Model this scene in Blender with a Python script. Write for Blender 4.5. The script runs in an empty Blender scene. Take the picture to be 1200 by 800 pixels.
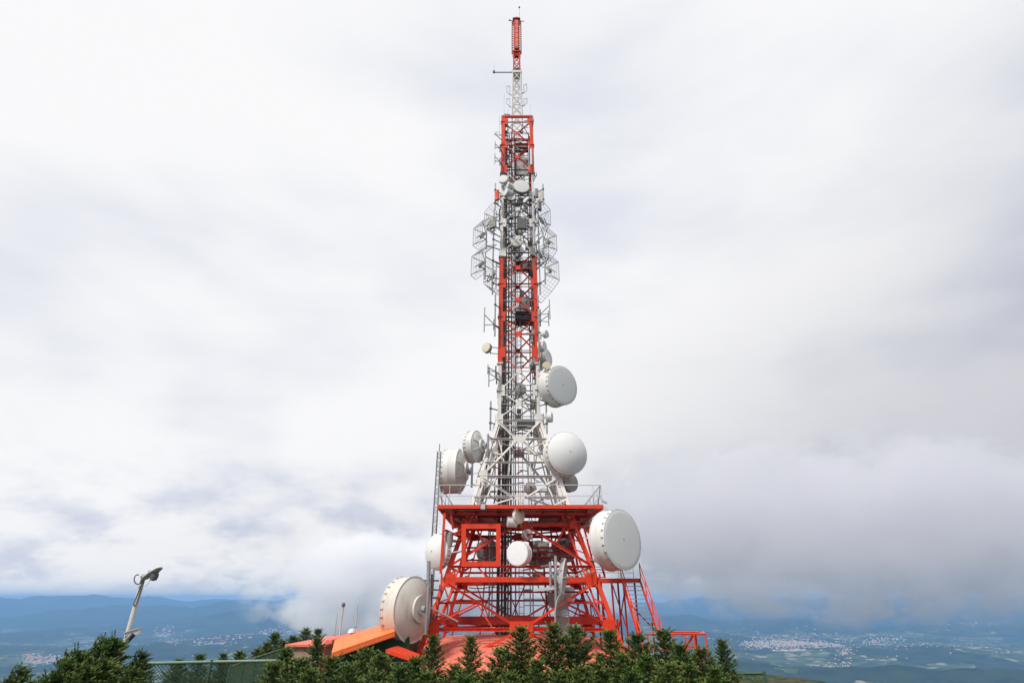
import bpy, bmesh, math, random
import numpy as np
from mathutils import Vector, Matrix

random.seed(7)
R = math.radians
S = bpy.context.scene
COL = S.collection
PITCH = R(26.1); FPX = 612.0

# ------------------------------------------------------------------ camera
cam_d = bpy.data.cameras.new('camera'); cam = bpy.data.objects.new('camera', cam_d); COL.objects.link(cam)
cam_d.sensor_width = 36.0; cam_d.lens = FPX / 1200 * 36
cam_d.clip_start = 0.3; cam_d.clip_end = 150000
cam.location = (0, 0, 0); cam.rotation_euler = (math.pi / 2 + PITCH, 0, 0)
S.camera = cam
S.render.resolution_x = 1024; S.render.resolution_y = 682

# ------------------------------------------------------------------ sun, world, exposure
SUN_EL, SUN_AZ = R(48), R(218)          # azimuth clockwise from +Y: behind the camera, to its left
sd = bpy.data.lights.new('sun', 'SUN'); sd.energy = 3.2; sd.angle = R(8); sd.color = (1.0, 0.96, 0.9)
sun = bpy.data.objects.new('sun', sd); COL.objects.link(sun)
sdir = Vector((math.sin(SUN_AZ) * math.cos(SUN_EL), math.cos(SUN_AZ) * math.cos(SUN_EL), math.sin(SUN_EL)))
sun.rotation_euler = (-sdir).to_track_quat('-Z', 'Y').to_euler()

def N(nt, t, **kw):
    n = nt.nodes.new(t)
    for k, v in kw.items():
        if k.startswith('i_'):
            key = k[2:]; key = int(key) if key.isdigit() else key
            n.inputs[key].default_value = v
        else: setattr(n, k, v)
    return n
def L(nt, a, b): nt.links.new(a, b)
def M_(nt, op, a, b=None, c=None, clamp=False):
    n = nt.nodes.new('ShaderNodeMath'); n.operation = op; n.use_clamp = clamp
    for i, v in enumerate((a, b, c)):
        if v is None: continue
        if isinstance(v, (int, float)): n.inputs[i].default_value = v
        else: nt.links.new(v, n.inputs[i])
    return n.outputs[0]
def MR(nt, v, a, b, c=0.0, d=1.0, smooth=True):
    n = nt.nodes.new('ShaderNodeMapRange'); n.interpolation_type = 'SMOOTHSTEP' if smooth else 'LINEAR'
    nt.links.new(v, n.inputs[0])
    for i, x in zip((1, 2, 3, 4), (a, b, c, d)): n.inputs[i].default_value = x
    return n.outputs[0]
def MIX(nt, f, a, b):
    n = nt.nodes.new('ShaderNodeMix'); n.data_type = 'RGBA'
    for s, v in ((n.inputs[0], f), (n.inputs[6], a), (n.inputs[7], b)):
        if isinstance(v, (int, float)): s.default_value = v
        elif isinstance(v, tuple): s.default_value = (*v, 1)[:4]
        else: nt.links.new(v, s)
    return n.outputs[2]

W = bpy.data.worlds.new('World'); S.world = W; W.use_nodes = True
nt = W.node_tree; nt.nodes.clear()
out = N(nt, 'ShaderNodeOutputWorld'); bg = N(nt, 'ShaderNodeBackground'); bg.inputs[1].default_value = 0.1
L(nt, bg.outputs[0], out.inputs[0])
sky = N(nt, 'ShaderNodeTexSky'); sky.sky_type = 'NISHITA'; sky.sun_disc = False
sky.sun_elevation = SUN_EL; sky.sun_rotation = SUN_AZ; sky.altitude = 900
tc = N(nt, 'ShaderNodeTexCoord'); sep = N(nt, 'ShaderNodeSeparateXYZ'); L(nt, tc.outputs['Generated'], sep.inputs[0])
dx, dy, dz = sep.outputs
zz = M_(nt, 'ADD', M_(nt, 'ABSOLUTE', dz), 0.50)
comb = N(nt, 'ShaderNodeCombineXYZ'); L(nt, M_(nt, 'DIVIDE', dx, zz), comb.inputs[0]); L(nt, M_(nt, 'DIVIDE', dy, zz), comb.inputs[1])
L(nt, M_(nt, 'MULTIPLY', dz, 2.2), comb.inputs[2])
nA = N(nt, 'ShaderNodeTexNoise', i_Scale=1.15, i_Detail=3.0, i_Roughness=0.45, i_Distortion=0.1); L(nt, comb.outputs[0], nA.inputs['Vector'])
nB = N(nt, 'ShaderNodeTexNoise', i_Scale=3.4, i_Detail=7.0, i_Roughness=0.5, i_Distortion=0.1); L(nt, comb.outputs[0], nB.inputs['Vector'])
mp = N(nt, 'ShaderNodeMapping'); mp.inputs['Scale'].default_value = (8, 8, 17); mp.inputs['Location'].default_value = (3.1, 1.7, 0.4); L(nt, tc.outputs['Generated'], mp.inputs[0])
nC = N(nt, 'ShaderNodeTexNoise', i_Scale=1.0, i_Detail=9.0, i_Roughness=0.55, i_Distortion=0.0); L(nt, mp.outputs[0], nC.inputs['Vector'])
a = nA.outputs[0]; b = nB.outputs[0]; c = nC.outputs[0]
low = MR(nt, dz, 0.03, 0.30, 1.0, 0.0)                                  # where the cloud decks stack towards the horizon
v = M_(nt, 'ADD', M_(nt, 'MULTIPLY', a, 0.72), M_(nt, 'MULTIPLY', b, 0.28))
lift = MR(nt, dz, 0.25, 0.80, 0.0, 0.10, False)
v2 = M_(nt, 'ADD', M_(nt, 'ADD', v, lift), M_(nt, 'MULTIPLY', M_(nt, 'MULTIPLY', M_(nt, 'SUBTRACT', c, 0.5), low), 1.15))
fac = MR(nt, v2, 0.30, 0.59)
white = MIX(nt, fac, (0.675, 0.71, 0.83), (0.985, 0.985, 0.995))
# the heavy, darker deck low on the right
s = M_(nt, 'SUBTRACT', M_(nt, 'MULTIPLY', dx, 0.80), M_(nt, 'MULTIPLY', dz, 1.55))
s = M_(nt, 'ADD', s, M_(nt, 'MULTIPLY', M_(nt, 'SUBTRACT', v, 0.5), -0.5))
dark = MR(nt, s, -0.75, 0.55, 1.0, 0.58)
dk = N(nt, 'ShaderNodeVectorMath', operation='SCALE'); L(nt, white, dk.inputs[0]); L(nt, dark, dk.inputs['Scale'])
tnt = MIX(nt, MR(nt, dark, .58, 1.0), (0.97, 0.975, 1.045), (1, 1, 1)); dk2 = N(nt, 'ShaderNodeVectorMath', operation='MULTIPLY'); L(nt, dk.outputs[0], dk2.inputs[0]); L(nt, tnt, dk2.inputs[1])
cl = N(nt, 'ShaderNodeVectorMath', operation='SCALE'); L(nt, dk2.outputs[0], cl.inputs[0]); cl.inputs['Scale'].default_value = 9.7
nD = N(nt, 'ShaderNodeTexNoise', i_Scale=2.3, i_Detail=8.0, i_Roughness=0.6); L(nt, mp.outputs[0], nD.inputs['Vector'])
puff = M_(nt, 'MULTIPLY', MR(nt, nD.outputs[0], 0.50, 0.66), MR(nt, dz, 0.03, 0.16, 1.0, 0.0))   # bright cumulus heads low down
puff = M_(nt, 'MULTIPLY', puff, MR(nt, dark, 0.80, 0.95, 0.0, 0.8))
gap = MR(nt, v2, 0.34, 0.24, 0.0, 0.3)
mixed = MIX(nt, gap, MIX(nt, puff, cl.outputs[0], (9.3, 9.3, 9.35)), sky.outputs[0])
hz = MR(nt, dz, -0.01, 0.035, 0.65, 0.0)
mixed = MIX(nt, hz, mixed, (4.6, 5.7, 6.6))
L(nt, mixed, bg.inputs[0])
W.cycles.sampling_method = 'MANUAL'; W.cycles.sample_map_resolution = 512

S.view_settings.view_transform = 'Standard'; S.view_settings.look = 'None'
S.view_settings.exposure = 0.0; S.view_settings.gamma = 1.0; S.view_settings.use_curve_mapping = False
cy = S.cycles
cy.max_bounces = 9; cy.diffuse_bounces = 3; cy.glossy_bounces = 2; cy.transparent_max_bounces = 16
cy.volume_bounces = 8; cy.caustics_reflective = False; cy.caustics_refractive = False
cy.volume_step_rate = 1.0; cy.use_denoising = True

# ------------------------------------------------------------------ helpers
def at(px, py, Y):
    """world point seen at (px, py) of the 1200x800 photograph at depth Y"""
    u = px - 600; w = 400 - py
    f = Vector((0, math.cos(PITCH), math.sin(PITCH))); up = Vector((0, -math.sin(PITCH), math.cos(PITCH)))
    r = f * FPX + up * w + Vector((u, 0, 0))
    return r * (Y / r.y)
def at_z(px, py, z):
    p = at(px, py, 1.0); return p * (z / p.z)

MATS = {}
def paint(name, col, rough=0.5, metal=0.0, dirt=0.25, dirt_col=(0.10, 0.07, 0.05), scale=2.5, streak=True, bump=0.0, col2=None, spec=0.4, var=0.09):
    m = bpy.data.materials.new(name); m.use_nodes = True; nt = m.node_tree
    bs = nt.nodes['Principled BSDF']; bs.inputs['Metallic'].default_value = metal
    bs.inputs['Specular IOR Level'].default_value = spec
    g = N(nt, 'ShaderNodeNewGeometry'); mp = N(nt, 'ShaderNodeMapping'); L(nt, g.outputs['Position'], mp.inputs[0])
    mp.inputs['Scale'].default_value = (1, 1, 0.22) if streak else (1, 1, 1)
    n = N(nt, 'ShaderNodeTexNoise', i_Scale=scale, i_Detail=7.0, i_Roughness=0.62); L(nt, mp.outputs[0], n.inputs['Vector'])
    n2 = N(nt, 'ShaderNodeTexNoise', i_Scale=scale * 6, i_Detail=4.0, i_Roughness=0.6); L(nt, g.outputs['Position'], n2.inputs['Vector'])
    f = MR(nt, n.outputs[0], 0.48, 0.78, 0.0, dirt)
    f2 = MR(nt, n2.outputs[0], 0.55, 0.8, 0.0, dirt * 0.6 * min(1, var / .09))
    base = MIX(nt, MR(nt, n2.outputs[0], 0.3, 0.7), tuple(x * (1 - var) for x in col), tuple(min(1, x * (1 + var * .9)) for x in (col2 or col)))
    cc = MIX(nt, f, base, dirt_col); cc = MIX(nt, f2, cc, dirt_col)
    L(nt, cc, bs.inputs['Base Color'])
    L(nt, MR(nt, n.outputs[0], 0.3, 0.7, max(0.05, rough - 0.1), min(1, rough + 0.15)), bs.inputs['Roughness'])
    if bump:
        bp = N(nt, 'ShaderNodeBump', i_Strength=bump, i_Distance=0.02); L(nt, n2.outputs[0], bp.inputs['Height']); L(nt, bp.outputs[0], bs.inputs['Normal'])
    MATS[name] = m
    return m
RED = paint('red_paint', (0.66, 0.032, 0.007), 0.5, dirt=0.55, dirt_col=(0.24, 0.025, 0.016), col2=(0.70, 0.055, 0.016))
RED2 = paint('shaded_red_paint', (0.34, 0.018, 0.010), 0.55, dirt=0.5, dirt_col=(0.12, 0.03, 0.025))  # darker red; shade on inner, rear and underside members is put into the colour
PINKRED = paint('faded_red_paint', (0.72, 0.17, 0.12), 0.6, dirt=0.35, dirt_col=(0.30, 0.2, 0.16))
WHT = paint('white_steel_paint', (0.72, 0.69, 0.65), 0.5, dirt=0.50, dirt_col=(0.25, 0.19, 0.15))
DISH = paint('white_dish_shell', (0.74, 0.74, 0.72), 0.45, dirt=0.12, dirt_col=(0.33, 0.28, 0.2), scale=0.9, var=.03)
SHROUD = paint('shroud_shell', (0.70, 0.69, 0.66), 0.5, dirt=0.42, dirt_col=(0.36, 0.31, 0.22), scale=0.8, var=.03)
RADOME = paint('radome_cloth', (0.72, 0.72, 0.70), 0.55, dirt=0.05, dirt_col=(0.45, 0.43, 0.38), scale=0.4, spec=0.2, var=.015)
BEIGE = paint('beige_radome', (0.68, 0.58, 0.43), 0.6, dirt=0.2, scale=2)
GAL = paint('galvanised_steel', (0.30, 0.31, 0.32), 0.45, metal=0.35, dirt=0.4, dirt_col=(0.14, 0.12, 0.11))
GDK = paint('dark_galvanised_steel', (0.13, 0.13, 0.135), 0.55, metal=0.3, dirt=0.4)
LGT = paint('light_grey_paint', (0.52, 0.52, 0.51), 0.5, dirt=0.4)
CABLE = paint('cable_rubber', (0.05, 0.045, 0.043), 0.6, dirt=0.4, dirt_col=(0.10, 0.08, 0.07))
CBR = paint('brown_cable_tray', (0.13, 0.05, 0.035), 0.6, dirt=0.5)
GREYDISH = paint('grey_dish_back', (0.33, 0.31, 0.29), 0.55, dirt=0.6, dirt_col=(0.14, 0.10, 0.07))
PLINTH = paint('salmon_roof_paint', (0.66, 0.135, 0.09), 0.75, dirt=0.55, dirt_col=(0.34, 0.16, 0.10), scale=0.9, streak=False, bump=0.12, col2=(0.72, 0.19, 0.135))
ORANGE = paint('orange_roof_paint', (0.86, 0.20, 0.05), 0.6, dirt=0.18, dirt_col=(0.5, 0.18, 0.08), streak=False, scale=1.0)
TAN = paint('tan_render', (0.34, 0.235, 0.165), 0.85, dirt=0.4, bump=0.2)
GREENW = paint('green_wall_paint', (0.018, 0.065, 0.022), 0.6, dirt=0.35, dirt_col=(0.03, 0.05, 0.03))
FENCE = paint('green_fence_paint', (0.035, 0.085, 0.045), 0.5, dirt=0.4)
FENCER = paint('pale_green_rail', (0.22, 0.32, 0.23), 0.5, dirt=0.3)
CONC = paint('concrete', (0.36, 0.35, 0.33), 0.9, dirt=0.4, streak=False, bump=0.3)
POLEM = paint('pole_paint', (0.62, 0.62, 0.58), 0.5, dirt=0.45, dirt_col=(0.3, 0.26, 0.2))

MESH = {}
def unit(shape, mat):
    k = (shape, mat.name)
    if k in MESH: return MESH[k]
    bm = bmesh.new()
    if shape == 'box': bmesh.ops.create_cube(bm, size=1.0)
    elif shape[:3] == 'cyl': bmesh.ops.create_cone(bm, segments=int(shape[3:]), radius1=0.5, radius2=0.5, depth=1.0, cap_ends=True)
    elif shape == 'angle':      # L section, corner at (-.5,-.5)
        t = 0.14
        pts = [(-.5, -.5), (.5, -.5), (.5, -.5 + t), (-.5 + t, -.5 + t), (-.5 + t, .5), (-.5, .5)]
        lo = [bm.verts.new((x, y, -.5)) for x, y in pts]; hi = [bm.verts.new((x, y, .5)) for x, y in pts]
        for i in range(6):
            j = (i + 1) % 6; bm.faces.new((lo[i], lo[j], hi[j], hi[i]))
        bm.faces.new(list(reversed(lo))); bm.faces.new(hi)
    elif shape == 'ibeam':      # web along y, flanges along x
        t = 0.12; h = .5
        pts = [(-h, -h), (h, -h), (h, -h + t), (.06, -h + t), (.06, h - t), (h, h - t), (h, h), (-h, h), (-h, h - t), (-.06, h - t), (-.06, -h + t), (-h, -h + t)]
        lo = [bm.verts.new((x, y, -.5)) for x, y in pts]; hi = [bm.verts.new((x, y, .5)) for x, y in pts]
        for i in range(12):
            j = (i + 1) % 12; bm.faces.new((lo[i], lo[j], hi[j], hi[i]))
        bm.faces.new(list(reversed(lo))); bm.faces.new(hi)
    bmesh.ops.recalc_face_normals(bm, faces=bm.faces)
    me = bpy.data.meshes.new(f'{shape}_{mat.name}'); bm.to_mesh(me); bm.free(); me.materials.append(mat)
    if shape[:3] == 'cyl':
        for p in me.polygons: p.use_smooth = abs(p.normal.z) < 0.5
    MESH[k] = me
    return me

WM = {}     # world matrix of every object that may be a parent
def link(o, parent, M):
    COL.objects.link(o)
    if parent is not None:
        o.parent = parent; o.matrix_basis = WM[parent.name].inverted() @ M
    else: o.matrix_basis = M
    WM[o.name] = M
    return o
def tagt(o, label, cat, group=None):
    o['label'] = label; o['category'] = cat
    if group: o['group'] = group
    return o
def thing(name, label, cat, loc, group=None, rot=None):
    o = bpy.data.objects.new(name, None); o.empty_display_size = 0.3
    M = Matrix.Translation(Vector(loc))
    if rot is not None: M = M @ rot
    link(o, None, M)
    return tagt(o, label, cat, group)
def frame_of(z, side=None):
    z = z.normalized(); s = Vector(side) if side is not None else Vector((0, 0, 1))
    x = s - z * s.dot(z)
    if x.length < 1e-4:
        s = Vector((1, 0, 0)); x = s - z * s.dot(z)
    x.normalize(); y = z.cross(x)
    return Matrix((x, y, z)).transposed().to_4x4()
def bar(name, a, b, w, t, mat, parent, shape='box', side=None):
    """straight member from a to b; w across the side vector, t along the other"""
    a = Vector(a); b = Vector(b); d = b - a
    o = bpy.data.objects.new(name, unit(shape, mat))
    M = Matrix.Translation((a + b) / 2) @ frame_of(d, side) @ Matrix.Diagonal((w, t, d.length, 1))
    return link(o, parent, M)
def pipe(name, a, b, r, mat, parent, n=8): return bar(name, a, b, 2 * r, 2 * r, mat, parent, f'cyl{n}')
def block(name, c, size, mat, parent, rotz=0.0):
    o = bpy.data.objects.new(name, unit('box', mat))
    return link(o, parent, Matrix.Translation(Vector(c)) @ Matrix.Rotation(rotz, 4, 'Z') @ Matrix.Diagonal((*size, 1)))
def meshobj(name, verts, faces, mat, parent=None, M=None, smooth=False):
    me = bpy.data.meshes.new(name); me.from_pydata([tuple(v) for v in verts], [], faces); me.update()
    for m in (mat if isinstance(mat, (list, tuple)) else [mat]): me.materials.append(m)
    if smooth:
        for p in me.polygons: p.use_smooth = True
    return link(bpy.data.objects.new(name, me), parent, M or Matrix.Identity(4))
class MB:      # gathers bars and boxes into one mesh
    def __init__(s): s.v = []; s.f = []
    def bar(s, a, b, w, t=None, side=None, n=4):
        a = Vector(a); b = Vector(b); t = t or w
        F = frame_of(b - a, side).to_3x3(); k = len(s.v)
        prof = [(-.5, -.5), (.5, -.5), (.5, .5), (-.5, .5)] if n == 4 else [(.5 * math.cos(2 * math.pi * i / n), .5 * math.sin(2 * math.pi * i / n)) for i in range(n)]
        for e in (a, b):
            for x, y in prof: s.v.append(e + F @ Vector((x * w, y * t, 0)))
        for i in range(n): s.f.append((k + i, k + (i + 1) % n, k + n + (i + 1) % n, k + n + i))
        s.f.append(tuple(range(k + n - 1, k - 1, -1))); s.f.append(tuple(range(k + n, k + 2 * n)))
    def path(s, pts, w, n=6):
        for p, q in zip(pts, pts[1:]): s.bar(p, q, w, n=n)
    def box(s, c, size, F=None):
        k = len(s.v); c = Vector(c); F = F or Matrix.Identity(3)
        for z in (-.5, .5):
            for x, y in ((-.5, -.5), (.5, -.5), (.5, .5), (-.5, .5)): s.v.append(c + F @ Vector((x * size[0], y * size[1], z * size[2])))
        s.f += [(k + 3, k + 2, k + 1, k), (k + 4, k + 5, k + 6, k + 7)] + [(k + i, k + (i + 1) % 4, k + 4 + (i + 1) % 4, k + 4 + i) for i in range(4)]
    def build(s, name, mat, parent=None, M=None, smooth=False): return meshobj(name, s.v, s.f, mat, parent, M, smooth)
def lathe(name, prof, mat, parent, M, n=40, smooth=True, closed=False):
    v = []; f = []
    for r, z in prof:
        for i in range(n): t = 2 * math.pi * i / n; v.append((r * math.cos(t), r * math.sin(t), z))
    m = len(prof)
    for j in range(m - 1 + (1 if closed else 0)):
        for i in range(n):
            k = (i + 1) % n; j2 = (j + 1) % m
            f.append((j * n + i, j * n + k, j2 * n + k, j2 * n + i))
    o = meshobj(name, v, f, mat, parent, M, False)
    if smooth:
        o.data.polygons.foreach_set('use_smooth', [True] * len(f))
        try: o.data.set_sharp_from_angle(angle=R(35))
        except Exception: pass
    return o

# ------------------------------------------------------------------ terrain
rng = np.random.RandomState(11)
PERM = np.concatenate([rng.permutation(256)] * 2)
GA = rng.uniform(0, 2 * np.pi, 256)
def perlin(x, y):
    xi = np.floor(x).astype(int); yi = np.floor(y).astype(int); xf = x - xi; yf = y - yi
    xi &= 255; yi &= 255
    def g(a, b, u, v):
        h = GA[PERM[PERM[a & 255] + (b & 255)]]; return np.cos(h) * u + np.sin(h) * v
    u = xf * xf * xf * (xf * (xf * 6 - 15) + 10); v = yf * yf * yf * (yf * (yf * 6 - 15) + 10)
    n = (g(xi, yi, xf, yf) * (1 - u) + g(xi + 1, yi, xf - 1, yf) * u) * (1 - v) + (g(xi, yi + 1, xf, yf - 1) * (1 - u) + g(xi + 1, yi + 1, xf - 1, yf - 1) * u) * v
    return n * 1.4
def fbm(x, y, o=5, ridged=False):
    s = 0; a = 1.0; t = 0
    for i in range(o):
        n = perlin(x + 17.3 * i, y - 9.1 * i)
        s = s + a * ((1 - np.abs(n) * 2) if ridged else n); t += a; a *= 0.5; x = x * 2.03; y = y * 2.03
    return s / t
def sstep(a, b, x):
    t = np.clip((x - a) / (b - a), 0, 1); return t * t * (3 - 2 * t)
VAL = -850.0
RIDGES = [  # distance, width, crest elevation (deg), swing
    (5200, 900, -7.0, 0.6, 3.0), (7600, 900, -5.35, 0.55, 1.3), (10500, 1200, -4.0, 0.55, 2.1), (13800, 1500, -2.95, 0.5, 5.7),
    (18000, 2000, -1.95, 0.5, 7.7), (24000, 2600, -0.95, 0.45, 9.9), (33000, 3600, -0.16, 0.28, 12.4)]
def ground_z(X, Y):
    X = np.asarray(X, float); Y = np.asarray(Y, float)
    r = np.hypot(X, Y); az = np.arctan2(X, Y)
    z = np.full(X.shape, VAL) + 35 * fbm(X / 1500, Y / 1500, 4) + 10
    for k, (D, wd, el, sw, sd_) in enumerate(RIDGES):
        Dk = D * (1 + 0.16 * perlin(az * 2.2 + sd_, az * 0 + sd_) + 0.05 * perlin(az * 9 + sd_, az * 0 + 3 * sd_))
        e = el + sw * ((1.9 if 1 < k < 6 else 1.3) * perlin(az * 3.1 + 4 * sd_, az * 0 + sd_ * 2) + 0.5 * perlin(az * 11 + sd_, az * 0 + 1.7) + 0.22 * perlin(az * 31 + sd_, az * 0 + 5.7))
        crest = D * np.tan(np.radians(e)) - VAL
        q = (r - Dk) / wd
        sh = np.exp(-np.abs(q) ** 1.6) * (0.80 + 0.42 * fbm(X / (wd * 1.1) + sd_, Y / (wd * 1.1), 5, True))
        z = np.maximum(z, VAL + np.maximum(crest, 40) * sh * (1.05 if k > 3 else 1.0))
    z = z + np.clip(r / 9000, 0.15, 1) * 22 * fbm(X / 500, Y / 500, 3)
    # the summit that carries the tower, and its flanks
    q1 = np.sqrt((X / 23) ** 2 + ((Y - 39) / 17) ** 2); q2 = np.sqrt((X / 13) ** 2 + ((Y - 8) / 13) ** 2)
    d = np.minimum((q1 - 1) * 18, (q2 - 1) * 13); d = np.maximum(d, 0)
    top = -5.3 + 3.6 * (1 - sstep(1.5, 9.5, Y)) + 0.10 * fbm(X / 2.0, Y / 2.0, 3)
    fl = top - 900 * (1 - np.exp(-d / 1300)) - np.minimum(d, 20) * 0.15 + np.clip(d / 60, 0, 1) * 9 * fbm(X / 45, Y / 45, 4)
    k = sstep(1500, 4500, r)
    return np.where(r < 4500, np.maximum(fl, VAL - 20) * (1 - k) + z * k, z)

fine = np.radians(np.linspace(-56, 56, 760)); coarse = np.radians(np.linspace(56, 304, 130))[1:-1]
AZ = np.concatenate([fine, coarse])
RR = np.concatenate([[0.0], np.linspace(1.2, 70, 70), np.geomspace(72, 3500, 60), np.geomspace(3600, 44000, 330)])
A_, R_ = np.meshgrid(AZ, RR[1:]); XX = R_ * np.sin(A_); YY = R_ * np.cos(A_); ZZ = ground_z(XX, YY)
na = len(AZ); nr = len(RR) - 1
verts = np.zeros((1 + na * nr, 3)); verts[0] = (0, 0, float(ground_z(0.0, 0.0)))
verts[1:, 0] = XX.ravel(); verts[1:, 1] = YY.ravel(); verts[1:, 2] = ZZ.ravel()
i_, j_ = np.meshgrid(np.arange(na), np.arange(nr - 1)); i2 = (i_ + 1) % na
quads = np.stack([1 + j_ * na + i_, 1 + (j_ + 1) * na + i_, 1 + (j_ + 1) * na + i2, 1 + j_ * na + i2], -1).reshape(-1, 4)[:, ::-1]
tris = np.stack([np.zeros(na, int), 1 + (np.arange(na) + 0), 1 + (np.arange(na) + 1) % na], -1)[:, ::-1]
me = bpy.data.meshes.new('terrain'); me.vertices.add(len(verts)); me.vertices.foreach_set('co', verts.ravel())
nl = quads.size + tris.size; me.loops.add(nl); me.loops.foreach_set('vertex_index', np.concatenate([quads.ravel(), tris.ravel()]))
me.polygons.add(len(quads) + len(tris))
me.polygons.foreach_set('loop_start', np.concatenate([np.arange(len(quads)) * 4, quads.size + np.arange(len(tris)) * 3]))
me.polygons.foreach_set('use_smooth', np.ones(len(quads) + len(tris), bool)); me.update(calc_edges=True)
terr = bpy.data.objects.new('terrain', me); COL.objects.link(terr); terr['kind'] = 'structure'

m = bpy.data.materials.new('terrain_cover'); m.use_nodes = True; nt = m.node_tree; bs = nt.nodes['Principled BSDF']
bs.inputs['Roughness'].default_value = 0.95; bs.inputs['Specular IOR Level'].default_value = 0.1
g = N(nt, 'ShaderNodeNewGeometry'); sp = N(nt, 'ShaderNodeSeparateXYZ'); L(nt, g.outputs['Position'], sp.inputs[0])
sn = N(nt, 'ShaderNodeSeparateXYZ'); L(nt, g.outputs['Normal'], sn.inputs[0])
def tn(scale, det=4.0, rough=0.55):
    n = N(nt, 'ShaderNodeTexNoise', i_Scale=scale, i_Detail=det, i_Roughness=rough); L(nt, g.outputs['Position'], n.inputs['Vector']); return n.outputs[0]
vor = N(nt, 'ShaderNodeTexVoronoi', i_Scale=1 / 120.0); L(nt, g.outputs['Position'], vor.inputs['Vector'])
vs = N(nt, 'ShaderNodeSeparateColor'); L(nt, vor.outputs['Color'], vs.inputs[0])
field = MIX(nt, vs.outputs[0], (0.025, 0.048, 0.020), (0.085, 0.115, 0.045))
field = MIX(nt, M_(nt, 'GREATER_THAN', vs.outputs[1], 0.86), field, (0.26, 0.23, 0.16))
forest = MIX(nt, MR(nt, tn(1 / 260.0, 6), 0.35, 0.65), (0.008, 0.018, 0.012), (0.026, 0.045, 0.020))
isfield = M_(nt, 'ADD', M_(nt, 'ADD', MR(nt, tn(1 / 1100.0, 6, 0.6), 0.47, 0.60, 0, .85), MR(nt, sp.outputs[2], -820, -600, 0.12, -0.75)), MR(nt, sn.outputs[2], 0.92, 0.99, -0.6, 0.1))
isfield = M_(nt, 'GREATER_THAN', M_(nt, 'ADD', isfield, M_(nt, 'MULTIPLY', vs.outputs[2], 0.5)), 0.85)
far = MIX(nt, isfield, forest, field)
near = MIX(nt, MR(nt, tn(1.6, 6), 0.4, 0.65), (0.030, 0.045, 0.020), (0.085, 0.082, 0.055))
ln = N(nt, 'ShaderNodeVectorMath', operation='LENGTH'); L(nt, g.outputs['Position'], ln.inputs[0])
L(nt, MIX(nt, MR(nt, ln.outputs['Value'], 60, 400), near, far), bs.inputs['Base Color'])
me.materials.append(m)

# far towns: thousands of houses nobody could count
HW = bpy.data.materials.new('far_house_wall'); HW.use_nodes = True; HW.node_tree.nodes['Principled BSDF'].inputs['Base Color'].default_value = (0.50, 0.47, 0.43, 1)
HR = bpy.data.materials.new('far_house_roof'); HR.use_nodes = True; HR.node_tree.nodes['Principled BSDF'].inputs['Base Color'].default_value = (0.50, 0.20, 0.13, 1)
def town(px0, px1, py0, py1, n, seed, spread=1.0, big=1.0, curve=0.0):
    rs = random.Random(seed); V = []; F = []; mi = []
    for i in range(n):
        t = rs.betavariate(1.6, 1.6); w = rs.gauss(0, 0.30) * spread
        px = px0 + (px1 - px0) * t + rs.gauss(0, 2); py = py0 + (py1 - py0) * t + w * 5 + curve * 4 * t * (1 - t)
        p = at_z(px, py, -830.0); z = float(ground_z(p.x, p.y)); z = z if z < -600 else -830
        if z > -740 and rs.random() < 0.6: continue
        s = rs.uniform(7, 19) * big; l = s * rs.uniform(1, 2.6); h = rs.uniform(6, 14) * big ** .5; a_ = rs.random() * 3.14; ca, sa = math.cos(a_), math.sin(a_)
        k = len(V)
        for hz_ in (z - 12, z + h):
            for u, w_ in ((-l, -s), (l, -s), (l, s), (-l, s)): V.append((p.x + (u * ca - w_ * sa) / 2, p.y + (u * sa + w_ * ca) / 2, hz_))
        V.append((p.x - l * ca / 2, p.y - l * sa / 2, z + h + s * .3)); V.append((p.x + l * ca / 2, p.y + l * sa / 2, z + h + s * .3))
        F += [(k, k + 1, k + 5, k + 4), (k + 1, k + 2, k + 6, k + 5), (k + 2, k + 3, k + 7, k + 6), (k + 3, k, k + 4, k + 7), (k + 4, k + 5, k + 9, k + 8), (k + 6, k + 7, k + 8, k + 9), (k + 5, k + 6, k + 9), (k + 7, k + 4, k + 8)]
        r_ = 1 if rs.random() < 0.6 else 0; mi += [0] * 4 + [r_] * 2 + [0] * 2
    o = meshobj('distant_town', V, F, [HW, HR]); o.data.polygons.foreach_set('material_index', mi); o['kind'] = 'stuff'
    o['label'] = 'pale houses of a far town scattered along the valley'
town(868, 990, 757, 758, 800, 1, .9, 1.0); town(905, 945, 764, 765, 60, 2, .5, 1.9); town(850, 1010, 752, 750, 200, 3, 2.2)
town(930, 1000, 785, 778, 120, 4, 1.2, .8); town(1010, 1060, 752, 750, 130, 5, 1.4); town(1040, 1190, 766, 764, 130, 6, 3.0, .8); town(980, 1010, 772, 768, 50, 7, 1, .8)
town(215, 335, 762, 742, 400, 8, 1.6, 1.1, 2); town(18, 90, 777, 779, 240, 9, 1.2, .9); town(165, 215, 765, 752, 160, 10, 2.0); town(285, 345, 748, 742, 160, 11, 1.5, 1.3)
town(790, 1190, 752, 752, 170, 16, 6.5, .7); town(20, 320, 768, 758, 130, 17, 6.0, .7); town(790, 870, 748, 752, 80, 12, 3.0); town(100, 130, 762, 765, 50, 13, 1.2); town(1090, 1200, 742, 740, 90, 14, 1.4, 1.8); town(180, 205, 745, 742, 60, 15, 1.2, 1.6)

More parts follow.
